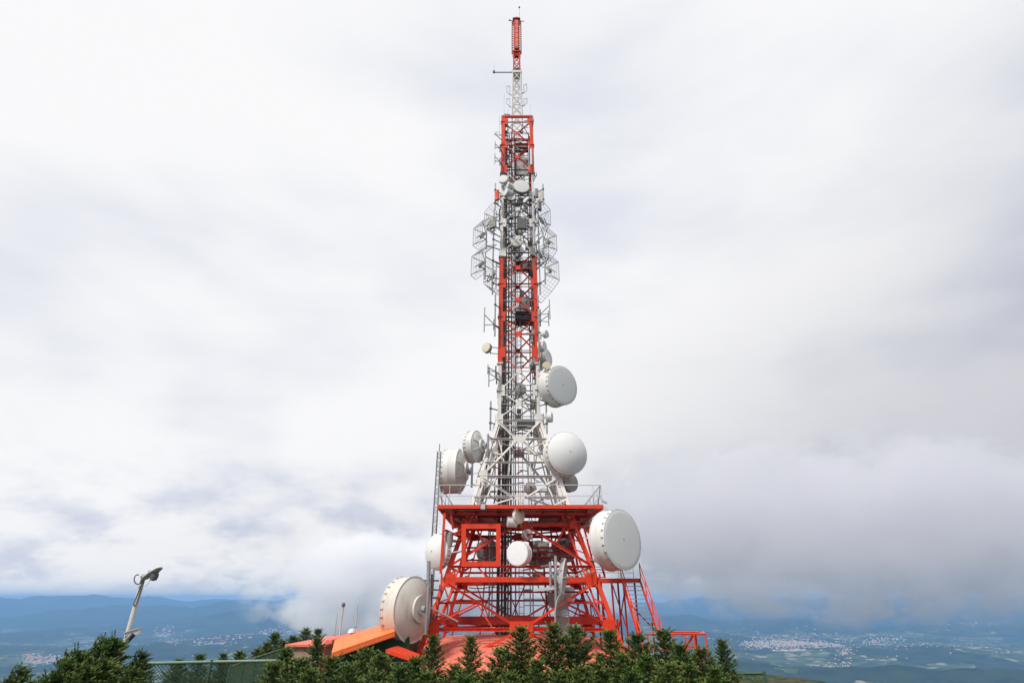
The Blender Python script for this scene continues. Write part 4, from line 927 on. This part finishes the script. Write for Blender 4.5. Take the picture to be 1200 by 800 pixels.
dipole('vertical rod on a V arm, right of the lower red shaft, upper', 643.7, 351, 374, 633, 370, 370, 38.4)
dipole('vertical rod on a V arm, right of the lower red shaft, lower', 642.5, 364, 382, 633, 376, 376, 38.8)
dipole('short rod left where the lower red section meets white, upper', 571.8, 427, 438, 581, 434, 434, 38.8)
dipole('longer rod left where the lower red section meets white, lower', 573.2, 430, 453, 582, 445, 445, 39.0)
dipole('thin loop rod left of the upper red section, upper', 580.2, 166, 175, 586, 172, 172, 38.9)
dipole('thin loop rod left of the upper red section, lower', 580, 180, 192, 586, 186, 186, 38.9)
# sector panels
def panel(lab, px, py, Y, yaw, w, h, mat, t=.16):
    c = at(px, py, Y); F = Matrix.Translation(c) @ Matrix.Rotation(R(yaw), 4, 'Z'); o = bpy.data.objects.new('panel_antenna', None); link(o, None, F); tagt(o, lab, 'antenna')
    mb = MB(); mb.box((0, 0, 0), (w, t, h)); mb.box((0, -t * .3, 0), (w * .7, t * .8, h * .96)); mb.build('housing', mat, o, F)
    mb = MB(); mb.box((0, .01, h / 2 + .02), (w * .9, t * .8, .05)); mb.box((0, .01, -h / 2 - .02), (w * .9, t * .8, .05)); mb.build('end_cap', GDK, o, F)
    pipe('mounting_tube', F @ Vector((0, t + .1, -h * .75)), F @ Vector((0, t + .1, h * .75)), .045, GAL, o)
    for e in (-.3, .3): bar('bracket', F @ Vector((0, 0, e * h)), F @ Vector((0, t + .1, e * h)), .05, .05, GDK, o)
    a_ = F @ Vector((0, t + .1, 0)); w2 = hw(a_.z); bar('outrigger', a_, (TX + math.copysign(w2, a_.x - TX), TY - w2, a_.z), .06, .06, GDK, o); return o
panel('orange red box antenna at the left corner under the upper red section', 582.3, 229, 38.9, -25, .42, 1.2, RED)
panel('slim cream panel antenna standing off the right corner', 634.8, 231, 38.4, 35, .16, 1.15, BEIGE)
panel('grey panel antenna close to the right corner under the upper red section', 629, 226.5, 38.9, 30, .3, 1.0, GREYDISH)
panel('dark grey tilted panel at the right above the grid antennas', 632, 241, 38.6, 50, .5, 1.0, GREYDISH)
panel('dark square panel between the grid antennas at the front', 611.5, 262, 39.3, 5, .95, 1.25, GDK)
panel('small grey panel at the left front corner between grid antennas', 577.5, 262, 38.7, -35, .7, 1.0, GREYDISH)
panel('small grey panel at the right front corner above the lower red section', 624, 295, 38.8, 30, .5, .9, GREYDISH)
panel('grey panel behind the gusset in the lower red section', 614, 355, 41.5, 10, 1.0, 1.3, GREYDISH)
panel('slim grey panel on the right edge of the upper red section', 622.6, 184, 39.2, 60, .18, 2.2, GAL)
panel('slim white panel inside the top of the upper red section', 594, 144, 40.0, -20, .25, 1.1, BEIGE)
panel('flat translucent grey panel low in the upper red section', 611, 196, 41.6, 0, 1.5, 2.3, LGT)
# clamps and odds on the top: red column antenna
co = thing('column_antenna', 'red stacked panel column at the very top of the tower', 'antenna', (TX, TY, 58.9))
for k in range(7):
    z = 59.45 + k * .88
    for f in range(4):
        n_, t_ = fn(f), ft(f); c_ = Vector((TX, TY, z)) + n_ * .30
        F_ = Matrix.Translation(c_) @ frame_of(n_, (0, 0, 1)); o_ = bpy.data.objects.new('panel', unit('box', PINKRED)); link(o_, co, F_ @ Matrix.Diagonal((.80, .42, .10, 1)))
        bar('panel_edge', c_ - t_ * .24 + n_ * .04 - Vector((0, 0, .4)), c_ - t_ * .24 + n_ * .04 + Vector((0, 0, .4)), .05, .16, RED, co)
for sx in (-1, 1):
    pipe('side_rail', (TX + sx * .55, TY - .1, 58.9), (TX + sx * .55, TY - .1, 65.3), .06, RED2, co)
    for k in range(15): bar('rung', (TX + sx * .3, TY - .15, 59.1 + k * .43), (TX + sx * .6, TY - .2, 59.1 + k * .43), .07, .07, PINKRED if k % 2 else GREYDISH, co)
lathe('cap', [(0, .4), (.2, .38), (.42, .15), (.45, 0), (0, 0)], PINKRED, co, Matrix.Translation((TX, TY, 65.5)), 14)
for z in (59.0, 65.35): block('end_plate', (TX, TY, z), (.95, .95, .1), RED, co)
lathe('hub', [(0, -.1), (.26, -.1), (.3, 0), (.26, .1), (0, .1)], GDK, co, Matrix.Translation((TX, TY - .45, 59.6)) @ Matrix.Rotation(R(90), 4, 'X'), 12)
bar('cross_arm', (TX - .9, TY, 65.5), (TX + 1.0, TY, 65.35), .06, .06, GDK, co); block('beacon', (TX - .85, TY, 65.55), (.22, .14, .12), GDK, co)
lr = thing('lightning_rod', 'thin lightning rod with a dark ball above the top column', 'rod', (TX + .38, TY, 65.3)); pipe('rod', (TX + .38, TY, 65.2), (TX + .38, TY, 68.2), .028, GAL, lr)
lathe('ball', [(0, -.11), (.09, -.07), (.12, 0), (.09, .07), (0, .11)], CABLE, lr, Matrix.Translation((TX + .38, TY, 68.2)), 12)
ar = thing('side_arm', 'long horizontal arm with a small sensor left of the mast collar', 'arm', (TX - .6, TY, 55.75)); bar('arm', (TX - .6, TY, 55.75), (TX - 2.75, TY, 55.75), .1, .08, GDK, ar); block('sensor', (TX - 2.7, TY, 55.85), (.26, .18, .3), GDK, ar); pipe('whip', (TX - 2.7, TY, 55.9), (TX - 2.7, TY, 57.5), .015, GAL, ar, 5)
def loopant(lab, z, sx, y=-.2, L_=1.0):
    o = thing('loop_antenna', lab, 'antenna', (TX + sx * .55, TY + y, z), 'small loop antennas on the white mast'); X = lambda q: TX + sx * q
    mb = MB(); mb.path([Vector((X(.55), TY + y, z)), Vector((X(.95), TY + y, z + .3)), Vector((X(1.15), TY + y, z + .55)), Vector((X(1.15), TY + y, z + .55 + L_)), Vector((X(.8), TY + y, z + .4 + L_)), Vector((X(.8), TY + y, z + .4))], .06, 6); mb.build('loop', GAL, o)
    bar('bracket', (X(.45), TY + y, z - .15), (X(.9), TY + y, z + .2), .08, .08, LGT, o)
loopant('upper left loop antenna on the white mast', 51.6, -1); loopant('upper right loop antenna on the white mast', 51.9, 1); loopant('middle right loop antenna on the white mast', 49.7, 1, -.3, .7); loopant('middle left loop antenna on the white mast', 49.5, -1, -.3, .9)
def whipo(lab, x, z0, z1, y=-1.0):
    o = thing('whip_antenna', lab, 'antenna', (TX + x, TY + y, z0), 'thin vertical whip antennas near the shaft head'); pipe('whip', (TX + x, TY + y, z0), (TX + x, TY + y, z1), .02, GAL, o, 5); bar('bracket', (TX + x, TY + y, z0 + .1), (TX + math.copysign(min(abs(x), 1.3) * .6, x), TY + y * .9, z0 + .05), .07, .07, GDK, o)
whipo('whip antenna held out left of the white mast, longest', -1.45, 48.3, 51.8, -.3); whipo('whip antenna at the right corner of the shaft head', 1.45, 46.6, 49.0); whipo('thick dark whip antenna left of centre on the shaft head', -1.0, 44.9, 47.8, -1.55); whipo('faint whip antenna at the left corner of the shaft head', -1.9, 43.9, 47.0, -1.4)
for (px, py, lab) in ((622, 142, 'small dark fitting held out right of the shaft head'), (583.5, 158, 'dark yagi fitting left of the upper red section'), (625, 206, 'dark yagi fitting right below the upper red section')):
    c_ = at(px, py, 39.2); o = thing('yagi_antenna', lab, 'antenna', c_); w = hw(c_.z); bar('boom', c_ + Vector((-.35 if px < 600 else .35, 0, .2)), (TX + math.copysign(w, c_.x - TX), TY - w, c_.z - .1), .06, .06, GDK, o)
    for k in range(4): q_ = c_ + Vector(((-.3 + k * .15) * (1 if px < 600 else -1), 0, .15)); bar('element', q_ - Vector((0, 0, .28)), q_ + Vector((0, 0, .28)), .04, .04, GDK, o)
# thin lattice mast beside the platform
lm = thing('lattice_mast', 'thin grey triangular lattice mast rising left of the red platform', 'mast', (-5.45, 39, -4.5))
a0 = at(504.5, 690, 39); zt = at(515, 529, 39).z; mx = (a0.x + at(515, 529, 39).x) / 2
mini_mast(a0.z - .4, zt, .15, .13, GAL, 30, .04, lm, mx, 39.0)
pipe('tip_rod', (mx, 39, zt), (mx, 39, zt + .6), .03, GDK, lm)

# clutter of small steel inside the grey part
rs = random.Random(5)
ho = thing('equipment_cluster', 'tangle of small grey boxes and brackets bolted inside the upper shaft', 'equipment', (TX, TY, 28.5))
for k in range(170):
    z = rs.uniform(28.4, 38.0) if k < 80 else (rs.uniform(39, 46) if k < 110 else rs.uniform(7.5, 28)); w = hw(z) * .9
    p = Vector((TX + rs.uniform(-w, w), TY + rs.choice((-w * .9, w, rs.uniform(-w, w))), z))
    if k % 3: bar('bracket', p, p + Vector((rs.uniform(-1, 1), rs.uniform(-.6, .6), rs.uniform(-.6, .6))), .07, .07, rs.choice((GDK, GAL, GREYDISH)), ho)
    else: block('box', p, (rs.uniform(.2, .5), rs.uniform(.15, .3), rs.uniform(.2, .6)), rs.choice((GDK, GAL, GREYDISH, LGT)), ho)
eq = thing('equipment_cluster', 'grey and brown boxes on the working deck inside the red legs', 'equipment', (TX + 2, TY, 1.9))
for k in range(26):
    p = Vector((TX + .8 + (k % 9) * .42 + rs.uniform(-.1, .1), TY + rs.uniform(-1, 1.4), 2.75 + rs.uniform(0, .9))); block('box', p, (rs.uniform(.15, .35), .25, rs.uniform(.2, .55)), rs.choice((GDK, GREYDISH, LGT, RED2)), eq)
bar('shelf', (TX + .5, TY, 2.62), (TX + 4.0, TY, 2.62), .09, 1.2, RED2, eq, 'box', (0, 0, 1)); bar('shelf', (TX + .5, TY - 1.2, 2.9), (TX + 4.0, TY - 1.2, 2.9), .1, .1, RED2, eq)

# ------------------------------------------------------------------ conifers
lf = bpy.data.materials.new('conifer_needles'); lf.use_nodes = True; nt = lf.node_tree; bs = nt.nodes['Principled BSDF']
bs.inputs['Roughness'].default_value = 0.6; bs.inputs['Specular IOR Level'].default_value = 0.25
at_ = N(nt, 'ShaderNodeAttribute', attribute_name='age'); g = N(nt, 'ShaderNodeNewGeometry')
n_ = N(nt, 'ShaderNodeTexNoise', i_Scale=1.3, i_Detail=3.0); L(nt, g.outputs['Position'], n_.inputs['Vector'])
oi = N(nt, 'ShaderNodeObjectInfo')
old = MIX(nt, MR(nt, n_.outputs[0], .35, .65), (0.020, 0.045, 0.014), (0.038, 0.072, 0.018))
new = MIX(nt, oi.outputs['Random'], (0.105, 0.180, 0.032), (0.190, 0.230, 0.045))
L(nt, MIX(nt, at_.outputs['Fac'], old, new), bs.inputs['Base Color'])
brk = paint('bark', (0.10, 0.065, 0.045), .9, dirt=.4)
def conifer_mesh(seed, H, rad, top, lean=(0, 0), wind=0.0, dens=1.0):
    """crown only; H height, rad crown radius low down, top length of the built crown from the tip"""
    rs = random.Random(seed); V = []; F = []; A = []
    def spray(p, d, L_, w, age):
        d = d.normalized(); s_ = d.cross(Vector((rs.uniform(-1, 1), rs.uniform(-1, 1), rs.uniform(-1, 1))))
        if s_.length < 1e-3: return
        s_.normalize(); k = len(V); nrm = d.cross(s_) * .3
        V.extend([p - s_ * w * .35, p + d * L_ * .55 - s_ * w + nrm * w, p + d * L_, p + d * L_ * .55 + s_ * w + nrm * w, p + s_ * w * .35]); F.append((k, k + 1, k + 2, k + 3, k + 4)); A.extend([age * .4, age * .8, min(1, age + .35), age * .8, age * .4])
    def twig(p, d, L_, age):
        n = max(3, int(L_ / .025)); side = d.cross(Vector((0, 0, 1)));
        if side.length < .05: side = Vector((1, 0, 0))
        side.normalize(); upv = side.cross(d)
        for i in range(n):
            t = i / n; q = p + d * L_ * t + Vector((0, 0, .02 * t))
            for sg in (-1, 1):
                dd = d * rs.uniform(.5, 1) + side * sg * rs.uniform(.4, 1.1) + upv * rs.uniform(-.2, .55)
                spray(q, dd, rs.uniform(.05, .095) * (1.15 - .4 * t), rs.uniform(.008, .0145), age * t * rs.uniform(.5, 1.2))
        spray(p + d * L_, d, .09, .015, age)
    z = H - .06; spine = lambda z_: Vector((lean[0] * (z_ / H) ** 2, lean[1] * (z_ / H) ** 2, z_))
    twig(spine(H - .32), Vector((lean[0] * .5, lean[1] * .5, 1)).normalized(), .38, .7)
    while z > H - top:
        q = (H - z) / H; r_ = rad * (1 - math.exp(-(H - z) / (.42 * H * .55))) * rs.uniform(.75, 1.12) + .05
        nb = int((4 + rs.random() * 3) * dens)
        a0_ = rs.random() * 6.28
        for b in range(nb):
            a_ = a0_ + 6.283 * b / nb + rs.uniform(-.35, .35); rr = r_ * rs.uniform(.55, 1.18)
            up_ = .75 * math.exp(-(H - z) / .7) + .22 + rs.uniform(-.12, .18); d = Vector((math.cos(a_) + wind, math.sin(a_), up_)).normalized()
            p = spine(z); n = max(2, int(rr / .10))
            for i in range(n):
                t = (i + .6) / n; bp = p + d * rr * t + Vector((0, 0, -.10 * rr * t * (1 - t) * 2 + .10 * rr * t * t)); side = Vector((-d.y, d.x, 0)).normalized()
                for sg in (-1, 1):
                    dd = (d * .8 + side * sg * rs.uniform(.5, 1.0) + Vector((wind * .4, 0, rs.uniform(0, .45)))).normalized()
                    twig(bp, dd, rs.uniform(.09, .20) * (1.1 - .45 * t) * min(1.4, .6 + rr), .25 + .65 * t)
            twig(p + d * rr * .86, d, .16, .95)
        z -= rs.uniform(.07, .13)
    me = bpy.data.meshes.new('conifer_crown'); me.from_pydata([tuple(v) for v in V], [], F)
    at__ = me.attributes.new('age', 'FLOAT', 'POINT'); at__.data.foreach_set('value', A); me.materials.append(lf); me.update(); return me
CM = [conifer_mesh(1, 4.2, .82, 2.5), conifer_mesh(2, 4.2, .68, 2.4), conifer_mesh(3, 4.2, .95, 2.5), conifer_mesh(4, 4.2, .78, 2.5, (.15, 0)), conifer_mesh(5, 4.2, .60, 2.3)]
WM_ = [conifer_mesh(11, 4.2, 1.15, 2.6, (1.0, .1), 1.0, 1.2), conifer_mesh(12, 4.2, 1.0, 2.6, (.8, 0), .9, 1.2)]
def trunk_mesh(H, lean=(0, 0)):
    V = []; F = []
    for j, (z, r_) in enumerate(((-.6, .14), (.6, .10), (2.2, .065), (3.4, .03), (H - .1, .008))):
        for i in range(8): t = i * math.pi / 4; V.append((r_ * math.cos(t) + lean[0] * (max(z, 0) / H) ** 2, r_ * math.sin(t) + lean[1] * (max(z, 0) / H) ** 2, z))
        if j: F += [((j - 1) * 8 + i, (j - 1) * 8 + (i + 1) % 8, j * 8 + (i + 1) % 8, j * 8 + i) for i in range(8)]
    me = bpy.data.meshes.new('conifer_trunk'); me.from_pydata(V, [], F); me.materials.append(brk); return me
TMs = trunk_mesh(4.2); TMw = trunk_mesh(4.2, (.9, .05))
def tree(lab, px, py, Y, mesh, group, sc=1.0, rz=0.0, wind=False):
    tip = at(px, py, Y); H = 4.2; k = sc; z0 = tip.z - H * k
    if wind: tip = tip - Vector((.9 * k, 0, 0))
    o = bpy.data.objects.new('conifer', None); link(o, None, Matrix.Translation((tip.x, tip.y, z0))); tagt(o, lab, 'tree', group)
    M = Matrix.Translation((tip.x, tip.y, z0)) @ Matrix.Rotation(rz, 4, 'Z') @ Matrix.Diagonal((k, k, k, 1))
    link(bpy.data.objects.new('crown', mesh), o, M); link(bpy.data.objects.new('trunk', TMw if wind else TMs), o, M)
    g0 = float(ground_z(tip.x, tip.y))
    if z0 - .5 * k > g0: pipe('trunk_base', (tip.x, tip.y, g0 - .2), (tip.x, tip.y, z0 - .4 * k), .15 * k, brk, o, 8)
GT = 'young conifers planted in front of the tower'
FR = [(321, 776, 15.0, 1.0), (336, 764, 16.2, 1.0), (352, 772, 14.2, .9), (372, 751, 17.5, .95), (390, 769, 14.6, 1), (410, 778, 13.6, .9), (430, 764, 16.6, 1), (452, 766, 15.6, 1.0), (470, 779, 13.8, .9), (487, 770, 15.2, 1),
      (508, 749, 15.8, .9), (527, 778, 14.0, .85), (552, 750, 16.0, .9), (572, 786, 13.8, .9), (588, 764, 15.4, 1.0), (611, 738, 15.2, 1.05), (630, 772, 14.0, .9), (649, 736, 15.0, 1.05), (674, 738, 15.6, 1.0), (694, 776, 14.0, .9),
      (714, 743, 15.8, 1.0), (730, 766, 14.4, .95), (746, 747, 15.6, 1.0), (762, 768, 14.2, 1), (777, 742, 15.6, 1.05), (797, 759, 15.0, 1.0), (821, 764, 15.2, 1.0), (846, 753, 16.0, .80), (806, 778, 13.8, .95), (838, 781, 14.4, .8), (785, 777, 13.4, .9), (680, 781, 13.2, .9), (544, 791, 13.0, .85), (500, 787, 13.2, .9), (440, 788, 13.0, .9), (368, 784, 13.0, .85), (655, 786, 12.8, .85), (600, 788, 12.8, .85), (740, 786, 12.8, .85)]
WH = ['leftmost of the row, beside the fence end', 'bushy one just left of the tan hut wall', 'low one at the foot of the tan hut wall', 'slim pointed one standing before the tan hut', 'low one at the right corner of the tan hut',
      'low one under the lower tip of the orange roof', 'pointed one beneath the left half of the orange roof', 'pointed one beneath the right half of the orange roof', 'low one under the upper end of the orange roof', 'one under the huge lowest dish, before the red canopy',
      'pointed one at the foot of the left red leg', 'low one just right of the left red leg', 'slim pointed one before the left part of the salmon roof', 'lowest gap filler before the salmon roof, left of centre', 'short one left of the pointed one by the central gusset',
      'pointed one before the central gusset of the tower', 'low one between the central gusset and the wire mesh dish', 'tall one just left of the wire mesh dish', 'tall one just right of the wire mesh dish', 'low one left of the right red leg',
      'pointed one at the foot of the right red leg', 'low one just right of the right red leg', 'pointed one left of the staircase foot', 'low one in front of the staircase foot', 'tallest one, before the stairs and the lower landing',
      'one before the middle of the lower landing', 'one before the right end of the lower landing', 'slim dark one standing apart at the right end of the row', 'low one beneath the red landing rail', 'last low one before the slim dark one at the right end',
      'low one under the left end of the landing rail', 'lowest one between mesh dish and right leg', 'lowest one before the salmon roof, left', 'lowest one before the left red leg', 'lowest one before the green wall',
      'lowest one before the tan hut', 'lowest one below the mesh dish', 'lowest one below the central gusset', 'lowest one left of the stairs']
for i, (px, py, Y, sc) in enumerate(FR):
    py += 5 if py > 764 and i != 27 else 0
    tree('young conifer, ' + WH[i], px, py, Y, CM[4] if i in (3, 10, 12, 27) else CM[i % 4], GT, sc, random.random() * 6.28)
GB = 'conifers beyond the wire fence'
for i, (px, py, Y, sc, lab) in enumerate([(235, 769, 24, .9, 'small dark conifer beyond the left part of the fence'), (262, 768, 26, .9, 'small round conifer beyond the middle of the fence'), (281, 765, 26, .9, 'small conifer beyond the fence, second left of the hut group'), (302, 762, 28, 1.0, 'dark conifer where the second fence begins to climb'),
     (323, 744, 32, 1.3, 'dark bushy conifer left of the tan hut, rising over the second fence'), (313, 755, 31, 1.1, 'lower dark conifer left of the tan hut'), (343, 747, 48, 1.5, 'dark conifer peeping over the left end of the hut roof'), (357, 738, 50, 1.7, 'tall dark conifer behind the hut roof'), (373, 739, 50, 1.6, 'slender conifer behind the hut roof, right of the tall one'), (332, 752, 47, 1.4, 'conifer behind the left corner of the hut'), (210, 775, 22, .8, 'low conifer shoot just beyond the fence rail'), (345, 751, 49, 1.5, 'bushy conifer between the two tall ones behind the hut')]):
    tree(lab, px, py, Y, CM[i % 4], GB, sc, i * 1.7)
GW = 'windblown conifers around the camera pole'
for i, (px, py, Y, sc, lab) in enumerate([(114, 756, 13.0, 1.0, 'windblown conifer left of the camera pole, its tip bent right'), (140, 753, 12.8, .95, 'windblown conifer growing right against the camera pole'), (160, 770, 14.2, .8, 'dark windblown conifer right of the camera pole'), (97, 768, 12.6, 1.0, 'windblown conifer second from the left of the clump'), (72, 782, 12.2, .9, 'low windblown conifer at the left end of the clump'),
     (128, 778, 11.6, .9, 'low windblown conifer in front of the camera pole'), (88, 776, 13.4, .95, 'windblown conifer filling the middle left of the clump, behind the front ones'), (126, 762, 14.0, .95, 'windblown conifer between the two highest tips, slightly behind them'), (16, 789, 12.0, .8, 'lone conifer tip in the bottom left corner'), (108, 786, 11.4, .9, 'lowest windblown conifer at the bottom of the clump'), (150, 790, 12.4, .8, 'small windblown conifer at the end of the fence')]):
    tree(lab, px, py, Y, WM_[i % 2], GW, sc, 0.0, True)
print('tree faces', [len(m.polygons) for m in CM + WM_])
# bushes and scrub that close the hedge low down
rs = random.Random(9)
pv = bpy.data.objects.new('pavement', unit('box', CONC)); pv['kind'] = 'structure'; link(pv, None, Matrix.Translation((-7.5, 24, -5.22)) @ Matrix.Diagonal((9, 7, .12, 1)))
